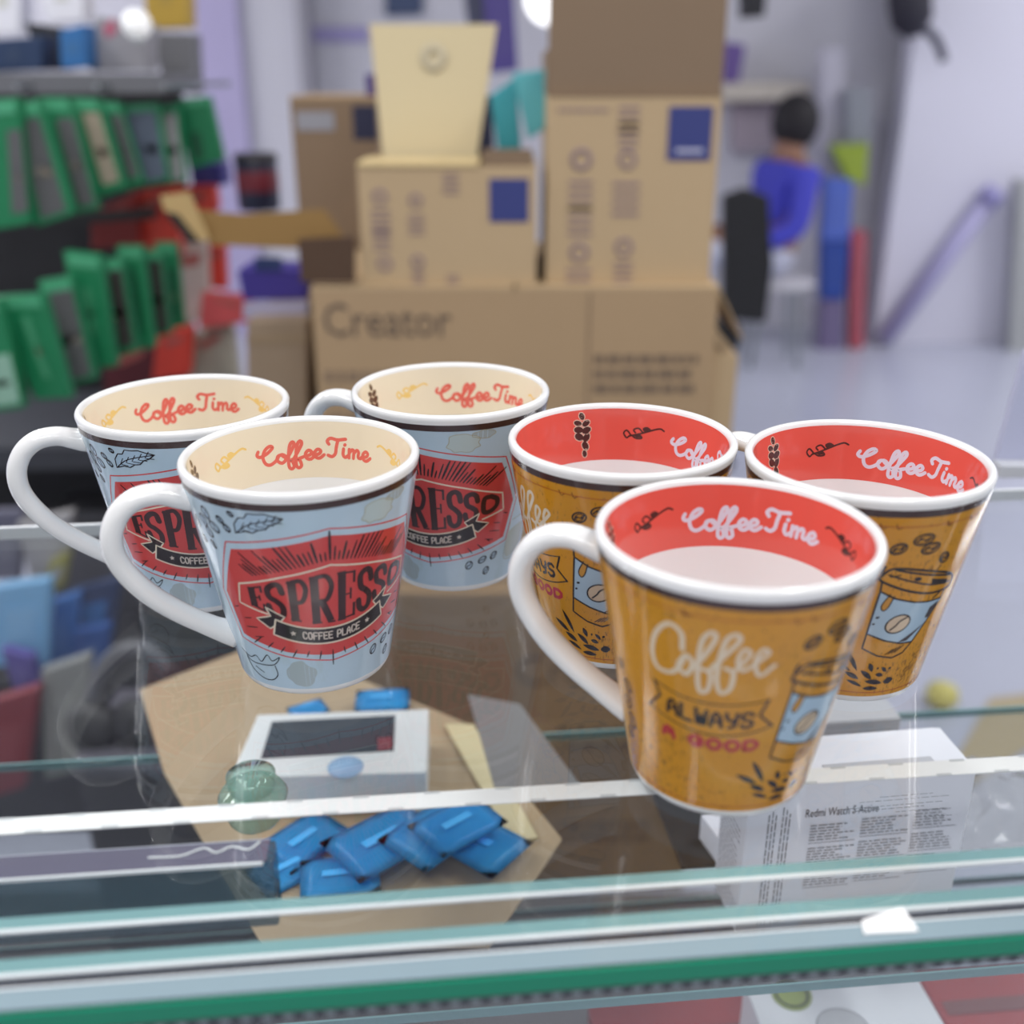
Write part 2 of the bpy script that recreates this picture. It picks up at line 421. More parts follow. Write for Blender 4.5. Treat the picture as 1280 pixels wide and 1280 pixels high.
# --- pale blue mug with the red emblem; emblem centred 87.5 degrees round from the handle
def blue_mug(name):
    root = mug_base(name, blue, creamin, .0655)
    E0 = 89.5
    of = lambda t, z, l: outf(E0+t, z, l)
    half = [(0, 75.9), (-53.6, 69.0), (-68.6, 45), (-62.7, 24.4), (-30, 19.6), (0, 16.5)]
    outer = half + [(-x, y) for x, y in half[::-1][1:-1]]
    halfr = [(0, 73.0), (-51.2, 66.4), (-65.2, 45), (-60, 26.6), (-30, 21.9), (0, 19.2)]
    inn = halfr + [(-x, y) for x, y in halfr[::-1][1:-1]]
    def dens(L):
        out = []
        for a, b in zip(L, L[1:]+L[:1]):
            k = max(1, int(abs(a[0]-b[0])/4)); out += [(a[0]+(b[0]-a[0])*j/k, a[1]+(b[1]-a[1])*j/k) for j in range(k)]
        return out
    k = Ink(); k.fill(dens(inn), 0, 0); k.stroke(outer, .6, 0, 0, closed=True, smooth=False)
    # burst of rays on the shield
    rnd = random.Random(3)
    for i in range(-19, 20):
        x = i*2.15; top = 60.3-8.6*(abs(x)/52)**1.25 + 2.2
        ln = (12.5 if i == 0 else rnd.choice((4, 6, 8, 11)))*(1-.3*abs(i)/19)
        sl = x*.045
        zt = min(top+ln, 77 if i == 0 else 71.5-5*(abs(x)/50))
        k.stroke([(x, top), (x+sl*(zt-top), zt)], .7 if i % 3 else .95, 2, 1, smooth=False, taper=.4)
    for i in range(-6, 7):
        x = i*7.4; bot = 24+ (abs(x)/40)**2*5 - 2.3
        ln = 7.5 if i == 0 else rnd.choice((1.5, 3, 4)); 
        k.stroke([(x, bot), (x+x*.07*ln*.6, bot-ln)], .6, 2, 1, smooth=False, taper=.5)
    for sx in (-1, 1):
        for z, a, b in ((40, 57, 61), (36, 49, 55), (32, 46, 55), (28, 43, 50)):
            k.stroke([(sx*a, z), (sx*b, z-1)], .5, 2, 1, smooth=False, taper=.5)
    k.build('emblem_shield', [redp, black], root, of)['label'] = 'red shield emblem with a thin outline and black rays'
    # lettering ESPRESSO
    k = Ink()
    T = lambda x: 56.9-7.0*(abs(x)/48)**1.5
    B = lambda x: 34.2+8.4*(abs(x)/46)**1.6
    def gl(x0, x1, strokes, curves=()):
        for (a, b), (c, d), w in strokes:
            X0, X1 = x0+(x1-x0)*a, x0+(x1-x0)*c
            k.stroke([(X0, B(X0)+(T(X0)-B(X0))*b), (X1, B(X1)+(T(X1)-B(X1))*d)], w, 3, 0, smooth=False, caps=False)
        for pts, w in curves:
            L = []
            for a, b in pts:
                X = x0+(x1-x0)*a; L.append((X, B(X)+(T(X)-B(X))*b))
            k.stroke(L, w, 3, 0)
    LE = [((.25, 0), (.25, 1), 3.0), ((0, .97), (.98, .97), .8), ((0, .03), (1, .03), .8), ((.25, .52), (.75, .52), .7), ((.92, 1), (.92, .74), 1.0), ((.95, 0), (.95, .3), 1.1), ((.74, .64), (.74, .4), .8)]
    LP = [((.25, 0), (.25, 1), 3.1), ((0, .03), (.55, .03), .8), ((0, .97), (.5, .97), .8)]
    CP = [([(.3, .97), (.7, .95), (.9, .75), (.7, .5), (.3, .47)], 1.9)]
    LR = [((.2, 0), (.2, 1), 3.1), ((0, .03), (.45, .03), .8), ((0, .97), (.5, .97), .8), ((.45, .5), (.85, .05), 2.7), ((.7, .03), (1.05, .03), .8)]
    CS = [([(.92, .72), (.8, .93), (.5, .98), (.14, .85), (.2, .6), (.55, .48), (.85, .32), (.8, .08), (.45, .02), (.15, .12), (.06, .3)], 2.4)]
    CO = [([(.5, .98), (.15, .8), (.15, .2), (.5, .02), (.85, .2), (.85, .8), (.5, .98)], 2.4)]
    gl(-46.5, -37.5, LE); gl(-35.8, -25.6, [], CS); gl(-23.5, -12.5, LP, CP); gl(-11.5, 1.5, LR, CP)
    gl(3.4, 14, LE); gl(15.8, 25, [], CS); gl(26.8, 36.5, [], CS); gl(38.5, 52, [], CO)
    k.build('emblem_lettering', [inkm('faded_black_print', (62, 34, 36))], root, of)['label'] = 'black slab-serif lettering ESPRESSO'
    # ribbon
    k = Ink()
    zc = lambda x, z0: z0+(abs(x)/36)**2*5.0
    k.stroke([(-37, 39.3), (-55.1, 42.2), (-51.8, 51.2), (-26, 56.4), (0, 60.4), (26, 56.4), (54, 50.8), (56.5, 42), (40, 39)], .75, 2, 1, smooth=False)
    for sx in (-1, 1):
        tl = [(sx*a, b) for a, b in ((-27, 38.5), (-37.5, 42.5), (-35.3, 38.6), (-45, 36.6), (-37, 32.6), (-30, 36))]
        k.fill(tl, 3, 0); k.stroke(tl, .6, 4, 1, closed=True, smooth=False)
    xs = [-35.5+i*71/24 for i in range(25)]
    up = [(x*.92, zc(x, 32.3)) for x in xs]; lo = [(x, zc(x, 25.2)) for x in xs]
    rb = lo + up[::-1]
    k.fill(rb, 5, 0); k.stroke(rb, .7, 6, 1, closed=True, smooth=False)
    sans(k, 'COFFEE PLACE', -17.5, 17.5, lambda x: zc(x, 27.3), 3.1, .55, 7, 2, gap=.45)
    for sx in (-23.2, 23.2):
        z = zc(sx, 28.9)
        k.fill([(sx+1.3*(1 if i % 2 == 0 else .42)*math.sin(i*PI/5)/KX, z+1.3*(1 if i % 2 == 0 else .42)*math.cos(i*PI/5)) for i in range(10)], 7, 2)
    k.build('ribbon_banner', [black, cream, white_i], root, of)['label'] = 'black ribbon with cream outline reading COFFEE PLACE'
    # line drawings round the emblem
    k = Ink()
    for x, z, a, b, r in ((-63.3, 79.2, 2.6, 1.5, 110), (-67, 75.5, 2.5, 1.4, 120), (-59, 74.2, 2.6, 1.5, 130), (-64.5, 71, 2.3, 1.3, 120), (-53.5, 78.3, 1.6, 1.0, 130),
                          (-50.3, 75.3, 1.7, 1.0, 125), (-46, 81.8, 1.2, .8, 140), (-64, 65.8, 1.8, .8, 120), (-75, 73, 2.3, 1.2, 110), (-72, 66.5, 1.6, .8, 120),
                          (31, 15, 2.2, 1.7, 60), (42, 17, 2.4, 1.5, 30), (52, 18, 2.2, 1.5, 45), (46, 10.5, 2.1, 1.5, 60)):
        k.bean(x, z, a, b, r, .55, 2, 0, 1)
    leaf = [(-45.5, 74.0), (-45, 78), (-42, 80.8), (-39, 80.9), (-37, 83), (-33, 82.9), (-29, 83.2), (-25, 82.2), (-20.5, 81.4), (-24, 79.4), (-27, 78.7), (-29.5, 76.8), (-33, 76.4), (-36, 75), (-40, 75.3)]
    k.fill(leaf, 1, 1); k.stroke(leaf, .5, 2, 0, closed=True, smooth=False)
    k.stroke([(-45.5, 74), (-38, 78), (-30, 80), (-20.5, 81.4)], .45, 2, 0)
    for a in range(5):
        x = -42+a*4; z = 76+a*.95
        k.stroke([(x, z), (x+2.6, z+3.0)], .35, 2, 0, smooth=False); k.stroke([(x+.5, z), (x+5, z-.4)], .35, 2, 0, smooth=False)
    # small pepper-like drawing lower left and cup drawing lower right
    k.stroke([(-68, 17.5), (-60, 15.5), (-54, 17.2), (-50, 15), (-44, 19), (-41, 16.5), (-35, 18.8), (-40, 14.8), (-50, 13.5), (-60, 13.6), (-66, 17)], .42, 2, 0)
    k.stroke([(-64, 14.5), (-60, 9.5), (-52, 6.6), (-44, 6.8), (-39, 9.8), (-39.5, 14.2)], .45, 2, 0)
    k.stroke([(-57, 11.5), (-50, 9.5)], .35, 2, 0, smooth=False)
    k.stroke([(66, 33), (63, 17), (68, 13), (84, 15), (88, 30), (80, 34), (68, 34)], .6, 2, 2)
    k.fill([(65.5, 28), (64, 18), (68, 14), (82, 16), (85, 29)], 1, 3, smooth=True)
    o = k.build('line_drawings', [black, steel, stainm, stainm], root, of); o['kind'] = 'stuff'; o['label'] = 'black line drawings of coffee beans, a leaf and a pepper'
    # stains
    k = Ink()
    for cx, cz, a, b, s in ((26, 78.4, 6.4, 4.6, 1), (-22, 11, 6.6, 6.2, 2), (38, 82.0, 4.5, 2, 5)):
        rn = random.Random(s)
        e = k.ell(cx, cz, a, b, 0, 18)
        e = [(cx+(x-cx)*f, cz+(z-cz)*f) for (x, z), f in ((p, rn.uniform(.86, 1.1)) for p in e)]
        k.fill(e, 0 if s == 1 else -.5, 0 if s != 1 else 2, smooth=True)
        if s != 2: k.stroke(e, .28, 1, 1, closed=True)
    k.build('stain_print', [mat('grey_stain_print', (166, 178, 182), .18, coat=.3), stain2, mat('green_stain_print', (186, 200, 200), .18, coat=.3)], root, of)['kind'] = 'stuff'
    # inner print
    k = Ink(.70)
    coffee_time(k, 249.5, 36, 72.6, 3.6, 1.45, 1, 0)
    flourish(k, 303, 79.0, 1.15, -1, .95, 1, 1); flourish(k, 197, 79.2, 1.15, 1, .95, 1, 1)
    inner_beans(k, -20, 1, 4, 2)
    k.build('inner_lettering', [coral, yel, inkm('dark_bean_print', (88, 60, 44)), coral, inkm('bean_rim_print', (206, 184, 150))], root, inf)['label'] = 'coral script lettering Coffee Time between yellow sprigs'
    return root

# --- amber mug
def amber_mug(name):
    root = mug_base(name, amber, redin, .0667)
    L0, C0 = 88.5, 139.0
    lf = lambda t, z, l: outf(L0+t, z, l)
    cf = lambda t, z, l: outf(C0+t, z, l)
    k = Ink()
    k.stroke([(-12.6, 67), (-13.2, 73), (-18.8, 75), (-25, 69.5), (-27.2, 62), (-24.5, 56.9), (-17.5, 57.2), (-13.4, 61.2), (-11, 65.2), (-8.1, 62.5), (-11.1, 57.9), (-14.4, 60.5), (-12, 64.5)], 1.5, 1, 0)
    k.stroke([(-8.1, 60.8), (-3, 67), (.8, 73.6), (-.6, 75.6), (-4, 72.8), (-5.6, 66), (-5.8, 57.1), (-4.4, 52.6), (-1.2, 54.0), (-.6, 60.1), (-4.6, 61.5)], 1.4, 1, 0)
    k.stroke([(-1.2, 61), (5, 68), (9.9, 73.6), (8.6, 75.8), (5, 73.6), (2.9, 66.4), (2.2, 58.4), (4.2, 53.4), (8.0, 55.3), (8.8, 61.3), (5.4, 63)], 1.4, 1, 0)
    k.stroke([(8.8, 62), (12.6, 66), (14.6, 69.3), (12, 70.6), (10.1, 66.0), (12.2, 62.6), (16.2, 64.8), (20.4, 68), (21.8, 69.6), (19.4, 70.8), (17.0, 66.3), (19.6, 60.9), (25.2, 64.8)], 1.25, 1, 0)
    k.build('script_lettering', [inkm('ivory_print', (222, 204, 178))], root, lf)['label'] = 'ivory script lettering Coffee'
    k = Ink()
    bl = lambda x: 39.6+(x/26)**2*1.6+ (x < 0)*(-x)*.02
    top = [(-27.3, 51.4), (-18, 49.6), (-9.1, 48.6), (0, 48.4), (8.2, 48.8), (17, 49.8), (25.8, 51.2)]
    bot = [(29.8, 40.6), (20, 38.0), (9.1, 36.4), (0, 36.0), (-10.3, 36.6), (-20, 38.2), (-31.2, 40.4)]
    k.stroke(top, .5, 1, 0); k.stroke(bot, .55, 1, 0)
    k.stroke([(25.8, 51.2), (22.8, 45.2), (29.8, 40.6)], .9, 1, 0, smooth=False); k.stroke([(-27.3, 51.4), (-24.2, 46.4), (-31.2, 40.4)], .9, 1, 0, smooth=False)
    sans(k, 'ALWAYS', -20.5, 20, bl, 5.7, 1.3, 1, 0, gap=.4)
    sans(k, 'A GOOD', -23.5, 24, lambda x: 30.4+(x/26)**2*.9, 3.7, 1.6, 1, 1, gap=.5, sp=.45)
    k.build('banner_lettering', [black, crimson], root, lf)['label'] = 'black banner ALWAYS over crimson lettering A GOOD'
    k = Ink()
    # takeaway cup
    body = [(-14.8, 57.5), (-14.5, 53), (-17.1, 33.9), (-18, 27), (-8, 23.6), (2, 22.2), (9, 24), (13.5, 28.5), (20, 37), (26.4, 46), (27, 50.5)]
    k.stroke(body, .7, 3, 0, smooth=False)
    slv = [(-14.6, 53.2), (-6, 50.0), (6.1, 47.6), (16, 46.6), (26.6, 46.4), (20, 37.2), (13.5, 28.5), (5, 28.8), (-6, 30.8), (-17.1, 33.9)]
    k.fill(slv, 1, 1); k.stroke(slv, .75, 3, 0, closed=True, smooth=False)
    lid = [(-15.5, 59.8), (-9.8, 63.1), (6, 61.6), (27, 57.0), (31.9, 51.8), (26.5, 50.2), (14, 50.6), (.7, 53.0), (-9, 55.6), (-15.6, 58.0)]
    k.stroke(lid, 1.0, 3, 0, closed=True)
    k.stroke([(-12, 60.4), (0, 57.4), (14, 54.4), (29, 53.2)], .75, 3, 0); k.stroke([(-9, 62.6), (8, 59.6), (27, 56.4)], .9, 3, 0)
    k.fill([(13, 57.2), (26, 54.8), (26, 52.6), (14, 54.2)], 3, 0); k.fill(k.ell(4, 58, 1.5, .9, -10, 12), 3, 0)
    k.stroke([(-11, 59.5), (-6, 60.4)], .5, 3, 0)
    e = k.ell(-.2, 38.2, 4.9, 3.9, 25); k.fill(e, 2, 2); k.stroke(e, .65, 3, 0, closed=True)
    k.stroke([(-4.2, 35.6), (-1.2, 37.6), (.5, 39.4), (4.4, 41)], .7, 4, 0)
    dr = [(-9, 52), (-12.3, 47), (-11, 44.6), (-8.6, 46), (-6.5, 51)]
    k.fill(dr, 2, 3, smooth=True); k.stroke(dr, .5, 3, 0)
    k.fill(k.ell(-13, 41.5, .8, .5, 20, 10), 3, 0); k.fill(k.ell(-14.5, 38.5, .6, .45, 20, 10), 3, 0)
    k.fill([(24.5, 45.4), (22, 38.5), (17.5, 39), (19, 43.5)], 3, 4); k.fill([(19.5, 37), (9, 29.6), (3, 29.4), (12, 33.5)], 3, 4)
    for a in range(4): k.stroke([(8-a*2.2, 27.8-a*.5), (3-a*2, 24.6-a*.2)], .4, 3, 0)
    k.stroke([(23, 49.6), (19, 47.6)], .8, 3, 0)
    cupm = [black, steel, inkm('beige_badge_print', (208, 186, 160)), inkm('ochre_drop_print', (196, 140, 50)), inkm('dark_shade_print', (70, 62, 66))]
    k.build('cup_drawing', cupm, root, cf)['label'] = 'drawing of a lidded takeaway cup with a blue sleeve'
    k = Ink()
    for x, z, a, b, r in ((1, 75, 3.3, 2.2, 15), (6, 71, 3.2, 2.2, 15), (-10.3, 71.5, 2.7, 2.0, 35), (16.5, 65.8, 1.9, 2.3, 30)):
        k.bean(x, z, a, b, r, .65, 3, 0); k.bean(x, z, a*.7, b*.6, r+10, .35, 3, 0)
    k.stroke([(-14.5, 64), (-15.8, 60.8)], .8, 3, 0); k.stroke([(16, 62.5), (14.5, 61)], .5, 3, 0)
    o = k.build('bean_print', [black], root, cf); o['kind'] = 'stuff'
    k = Ink()
    for (x0, z0, x1, z1, w) in ((-27, 26, -18.5, 16.2, 1.3), (-34.6, 20.2, -22.5, 15.8, 1.4), (-26, 15.2, -16.5, 12.2, 1.5), (-16, 16.4, -8.0, 12.2, 1.5), (-11.5, 20, -8.6, 15.8, 1.4), (-6, 17.4, -5, 17, 1.0),
                                (-24, 11.4, -13.5, 8.6, 1.1), (-12, 11.2, 0, 10, 1.6), (-12.5, 7.6, -2, 7.4, 1.4), (-6, 14.6, -.5, 13.6, 1.3), (1, 10.3, 8, 11.2, 2.2), (-3, 18, 1, 15.4, 1.1), (2, 16.5, 4, 17.4, .8)):
        k.stroke([(x0, z0), ((x0+x1)/2, (z0+z1)/2+.2), (x1, z1)], w*1.5, 3, 0, taper=.95)
    for a in range(7): k.stroke([(14+a*1.2, 9+a*2.0), (17+a*1.1, 10.2+a*2.1)], .3, 3, 0)
    o = k.build('splash_print', [black], root, cf); o['kind'] = 'stuff'
    k = Ink()
    # bean drawing to the left of the lettering, under the handle
    for x, z, a, b, r in ((-92, 34, 3, 2, 60), (-90, 27, 3, 2, 110), (-94, 21, 2.6, 1.8, 70), (-90, 41, 2.4, 1.8, 120), (-95, 48, 2.0, 1.5, 60)):
        k.bean(x-9, z, a, b, r, .5, 3, 0)
    o = k.build('side_sketch', [black], root, cf); o['kind'] = 'stuff'
    k = Ink()
    for z, w in ((80.6, .3), (5.6, .35)):
        k.stroke([(x, z+math.sin(x*.13)*.15) for x in range(-60, 235, 4)], w, 1, 0)
    k.stroke([(-60, 80.6), (-60, 5.6)], .3, 1, 0, smooth=False)
    rn = random.Random(5)
    for i in range(14):
        x = rn.uniform(-50, 220); k.stroke([(x, 81.8), (x+1.2, 79.6), (x+3, 80.4)], .3, 1, 1)
    k.build('border_lines', [rust, mat('dark_rust_print', (90, 40, 20), .2)], root, outf)['label'] = 'thin rust-red border lines'
    k = Ink(.70)
    coffee_time(k, 267, 36, 72.6, 3.6, 1.45, 1, 0)
    flourish(k, 320.5, 79.0, 1.2, -1, .75, 1, 1); flourish(k, 216, 79.2, 1.2, 1, .75, 1, 1)
    inner_beans(k, 0, 1, 2, 3)
    k.build('inner_lettering', [lav, brown, cream, brown], root, inf)['label'] = 'white script lettering Coffee Time between dark sprigs'
    return root

def copy_tree(o, parent=None):
    c = o.copy(); COL.objects.link(c); c.parent = parent
    for ch in list(o.children): copy_tree(ch, c)
    return c

def place(o, x, y, th, label, grp, dh=0, di=0):
    o.location = (x, y, G); o.rotation_euler = (0, 0, math.radians(th)); tag(o, label, 'mug', grp)
    for c in o.children:
        if c.name.startswith('handle'): c.rotation_euler = (0, 0, math.radians(dh))
        if c.name.startswith('inner_lettering'): c.rotation_euler = (0, 0, math.radians(di))
b0 = blue_mug('coffee_mug')
b1 = copy_tree(b0); b2 = copy_tree(b0)
gb = 'pale blue emblem mugs on the glass counter'; ga = 'amber takeaway-cup mugs on the glass counter'
place(b0, -.0817, .3827, -67, 'pale blue mug with red emblem, nearest of the blue mugs, its whole emblem in view', gb)
place(b1, -.1455, .4491, -69.5, 'pale blue mug behind the front blue mug, farthest left, seen partly through its handle', gb, 2, 16)
place(b2, -.0285, .4711, -105.5, 'pale blue mug at the back beside the amber mugs, handle hidden behind its left side', gb, 0, 14)
a0 = amber_mug('coffee_mug')
a1 = copy_tree(a0); a2 = copy_tree(a0)
place(a0, .0725, .3091, -107, 'amber mug in front with the words Coffee Always a Good facing out', ga, 2)
place(a1, .0442, .4012, -155, 'amber mug half hidden behind the front amber mug and its handle', ga, -11, -6)
place(a2, .1355, .3774, -128.7, 'amber mug at the right with its takeaway cup drawing facing out', ga, -11, -8)

# ------------------------------------------------------------ glass counter
YAW = math.radians(5.6)
CX, CY = math.cos(YAW), math.sin(YAW)
MC = Matrix.Translation((0, 0, 0)) @ Matrix.Rotation(YAW, 4, 'Z')     # counter frame: y' = distance from the camera at x=0
clear = glassmat('clear_counter_glass', (.985, .995, .993))
clear2 = glassmat('clear_shelf_glass', (.965, .985, .982))
edge_green = glassmat('green_glass_edge', (.25, .6, .5), .05, (30, 150, 115), .75)
edge_teal = glassmat('teal_glass_edge', (.6, .8, .8), .1, (150, 192, 194), .72)
edge_pale = glassmat('pale_bevel_edge', (.75, .85, .88), .1, (165, 185, 194), .62)
edge_white = mat('white_polished_edge', (235, 238, 240), .25, coat=.3)
dark_dots = mat('dark_dotted_seal', (62, 66, 72), .5)
chrome = mat('brushed_metal', (170, 175, 178), .3, metal=1)

counter = empty('glass_counter', (0, 0, 0))
tag(counter, 'glass display counter whose top carries the six mugs, with green polished front edge', 'display counter')
XL, XR = -1.1, 1.1
FY = .2140; BY = .540
T = .0066
box('top_panel', XL, XR, FY, BY, G-T, G, clear, counter, M=MC)['label'] = 'clear glass top panel'
def bar(name, y0, y1, z0, z1, m, lab=None, x0=XL, x1=XR, par=None):
    o = box(name, x0, x1, y0, y1, z0, z1, m, par or counter, M=MC)
    if lab: o['label'] = lab
    return o
bar('front_edge', FY-.0012, FY-.0001, G-T, G-.0006, edge_green, 'green polished edge of the top glass')
bar('edge_bevel', FY, FY+.0068, G+.0001, G+.0004, edge_pale, 'pale ground bevel along the front edge')
bar('bevel_line', FY+.0068, FY+.0074, G+.0001, G+.0006, edge_white)
bar('dotted_seal', FY-.0006, FY+.0006, G-T-.0036, G-T-.0002, dark_dots, 'dark dotted seal under the front edge')
bm = bmesh.new()
for i in range(180):
    x = -.5+i*.0056
    add_box(bm, x, x+.0026, FY-.0012, FY-.0007, G-T-.0026, G-T-.001, MC)
o = bm_obj('seal_dots', bm, mat('grey_seal_dots', (120, 128, 134), .5), counter); o['kind'] = 'stuff'
bar('back_edge', BY, BY+.0022, G-T, G+.0002, edge_white, 'white rear edge of the top glass')
# white tape under the glass, with grey frosted dashes along both sides
TY = .2985
bar('white_tape', TY-.0042, TY+.0042, G-T-.0006, G-T-.0002, mat('white_tape', (240, 240, 240), .5, emit=0.0), 'white tape strip stuck under the glass')
bm = bmesh.new()
for i in range(70):
    x = -.42+i*.012+random.uniform(-.002, .002); s = 1 if i % 2 else -1
    add_box(bm, x, x+.0055, TY+s*.0038-.0006, TY+s*.0038+.0006, G-T-.0002, G-T-.0001, MC)
o = bm_obj('tape_dash', bm, mat('grey_tape_dash', (196, 198, 200), .5), counter); o['kind'] = 'stuff'
# two sliding panes below the top, their upper edges seen as teal strips
for i, (y, th_) in enumerate(((.2515, .0042), (.2345, .0046))):
    p = bar('sliding_pane', y, y+th_, G-.46, G-T-.0012, glassmat('clear_pane_glass', (.985, .992, .99)), 'vertical sliding glass pane below the top')
    bar('pane_edge', y-.0002, y+th_+.0002, G-T-.0012, G-T-.0005, edge_teal, 'teal upper edge of the pane', par=counter)
    bar('pane_edge_line', y-.0018, y-.0002, G-T-.0012, G-T-.0005, edge_white, None, par=counter)
# shelves
SH1 = G-.165; SH2 = G-.31
for z, yf, yb in ((SH1, .352, .56), (SH2, .385, .56)):
    bar('glass_shelf', yf, yb, z-.005, z, clear2, 'clear glass shelf inside the counter')
    bar('shelf_edge', yf-.0012, yf-.0001, z-.005, z, edge_teal, 'pale teal front edge of the shelf')
    bar('shelf_back_edge', yb, yb+.0015, z-.005, z, edge_teal)
for x in (XL, XR-.03):
    bar('end_post', FY+.02, BY-.02, 0.0, G-T, chrome, 'metal end frame', x, x+.03)
bar('base_cabinet', FY+.02, BY-.02, 0.0, G-.56, mat('grey_cabinet', (120, 120, 124), .6), 'grey base cabinet')

# thick glass block and round glass standoff hanging under the top at the left
P = atz(345, 1048, G-.0125); P0 = MC.inverted() @ P
blk = box('glass_block', -.62, P0.x, P0.y-.0112, P0.y, G-.040, G-.0128, glassmat('smoky_block_glass', (.75, .84, .86), .02, (66, 96, 106), .55), None, bevel=.0012, M=MC)
tag(blk, 'thick smoky glass block under the counter top at the far left, with rounded end', 'glass block')
bm = bmesh.new()
add_box(bm, -.62, P0.x-.003, P0.y-.0118, P0.y-.0110, G-.0136, G-.0124, MC)
w_ = bm_obj('polished_edge', bm, edge_white, blk)
bm = bmesh.new(); add_box(bm, -.62, P0.x-.002, P0.y-.0004, P0.y+.0002, G-.0130, G-.0125, MC)
bm_obj('rear_edge', bm, mat('soft_grey_edge', (176, 178, 190), .3), blk)
bm = bmesh.new(); add_box(bm, -.62, P0.x-.002, P0.y-.0108, P0.y-.0006, G-.0127, G-.0124, MC)
bm_obj('top_face', bm, glassmat('lavender_top_glass', (.85, .85, .9), .05, (128, 124, 144), .6), blk)
st = catmull([atz(185, 1072, G-.0121), atz(225, 1070, G-.0121), atz(255, 1060, G-.0121), atz(270, 1066, G-.0121), atz(290, 1058, G-.0121), atz(310, 1062, G-.0121), atz(325, 1052, G-.0121)], .002)
bm = bmesh.new(); tube_bm(bm, st, .00035, 6)
c_ = bm_obj('painted_sparkle', bm, edge_white, blk)  # white curl painted for the sparkle at the rounded end of the block
P = atz(316, 992, G-.016)
so = empty('glass_standoff', (P.x, P.y, G-.0275)); tag(so, 'round greenish glass standoff under the counter top beside the glass block', 'standoff')
lathe('disc', [(0, .0), (.0085, .0), (.0095, .0015), (.0125, .011), (.0110, .0135), (0, .0135)], glassmat('green_disc_glass', (.80, .92, .87), .02, (150, 190, 176), .28), so, 48)
lathe('stem', [(.0080, .0138), (.0085, .016), (.0088, .0200), (0, .0200)], glassmat('green_disc_glass', (1, 1, 1)), so, 48)

# ------------------------------------------------------------ things inside the counter
def textmesh(name, s, size, m, parent, M, sx=1.0):
    cu = bpy.data.curves.new(name, 'FONT'); cu.body = s; cu.size = size; cu.resolution_u = 2
    tmp = bpy.data.objects.new(name, cu); COL.objects.link(tmp)
    bpy.context.view_layer.update()
    me = bpy.data.meshes.new_from_object(tmp.evaluated_get(bpy.context.evaluated_depsgraph_get()))
    bpy.data.objects.remove(tmp); bpy.data.curves.remove(cu)
    me.transform(M @ Matrix.Diagonal((sx, 1, 1, 1)))
    me.name = name; me.materials.clear()
    return link(name, me, m, parent)

white_card = mat('white_box_card', (240, 240, 248), .45, noise=.02)
grey_ink = mat('grey_small_print', (120, 120, 128), .6)
dark_ink = mat('dark_package_print', (70, 70, 78), .6)
def fineprint(bm, x0, x1, z0, z1, rows, rnd, y, MM, th=.0006):
    for r in range(rows):
        z = z1-(z1-z0)*r/max(1, rows-1); x = x0; end = x0+(x1-x0)*rnd.uniform(.6, 1)
        while x < end:
            w = rnd.uniform(.0015, .0045); w = min(w, end-x)
            vs_ = [bm.verts.new(MM @ Vector(p)) for p in ((x, y, z), (x+w, y, z), (x+w, y, z+th), (x, y, z+th))]
            bm.faces.new(vs_); x += w+.0008
# watch box (front-left top corner near (940,975), front-right top (1218,962))
fl = atz(938, 985, G-.078); fr_ = atz(1221, 962, G-.078)
wv = (fr_-fl); W = wv.length; ang = math.atan2(wv.y, wv.x)
HB = G-.078-SH1-.0003; D = .035
wb = empty('watch_box', (fl.x, fl.y, SH1+.0003), ang)
tag(wb, 'white box printed with columns of small text, on the upper glass shelf at right', 'box')
box('carton_body', 0, W, 0, D, 0, HB, white_card, wb, bevel=.0008)
box('top_flap', .012, W-.004, .003, D*.97, HB+.0002, HB+.0009, white_card, wb)
box('flap_tab', W*.35, W*.84, -.0001, .011, HB+.0010, HB+.0014, mat('grey_flap_shadowless', (196, 196, 202), .5), wb)['label'] = 'grey tuck tab'
RX = Matrix.Rotation(PI/2, 4, 'X')
u = W/283
def wx(px): return (px-938)*u
textmesh('title_print', 'Redmi Watch 5 Active', .0068, dark_ink, wb, Matrix.Translation((wx(1010), -.0003, HB-.0195)) @ RX, 0.58)
rnd = random.Random(11); bm = bmesh.new(); I4 = Matrix.Identity(4)
for x0, x1, z1 in ((.030, .052, .0250), (.054, .077, .0235), (.079, .100, .0215)):
    for b_ in range(3):
        zz = HB-z1-b_*.0135
        fineprint(bm, x0*W/.105, x1*W/.105, zz-.0085, zz, 6, rnd, -.0003, I4, .00055)
        vs_ = [bm.verts.new(p) for p in ((x0*W/.105, -.0003, zz-.0102), (x1*W/.105, -.0003, zz-.0102), (x1*W/.105, -.0003, zz-.0099), (x0*W/.105, -.0003, zz-.0099))]
        bm.faces.new(vs_)
for x in (.0105, .0122, .0139, .0172, .0189, .0206):
    z = .004
    while z < HB-.016:
        e_ = z+rnd.uniform(.002, .006)
        bm.faces.new([bm.verts.new(p) for p in ((x, -.0003, z), (x+.0005, -.0003, z), (x+.0005, -.0003, e_), (x, -.0003, e_))]); z = e_+.0009
for i in range(22):
    x = W*.60+i*.0011; w = random.choice((.0003, .0006))
    vs_ = [bm.verts.new(p) for p in ((x, -.0003, .006), (x+w, -.0003, .006), (x+w, -.0003, .0125), (x, -.0003, .0125))]; bm.faces.new(vs_)
fineprint(bm, W*.22, W*.42, .009, .012, 2, rnd, -.0003, I4, .0005)
MT = Matrix.Translation((0, 0, HB+.0012)) @ Matrix.Rotation(-PI/2, 4, 'X')
for zz, a0_, a1_ in ((-.031, .62, .8), (-.026, .52, .84), (-.0235, .35, .84), (-.0215, .3, .8), (-.018, .4, .86), (-.0155, .5, .8)):
    fineprint(bm, W*a0_, W*a1_, zz, zz, 1, rnd, 0, MT, .0004)
bmesh.ops.recalc_face_normals(bm, faces=bm.faces)
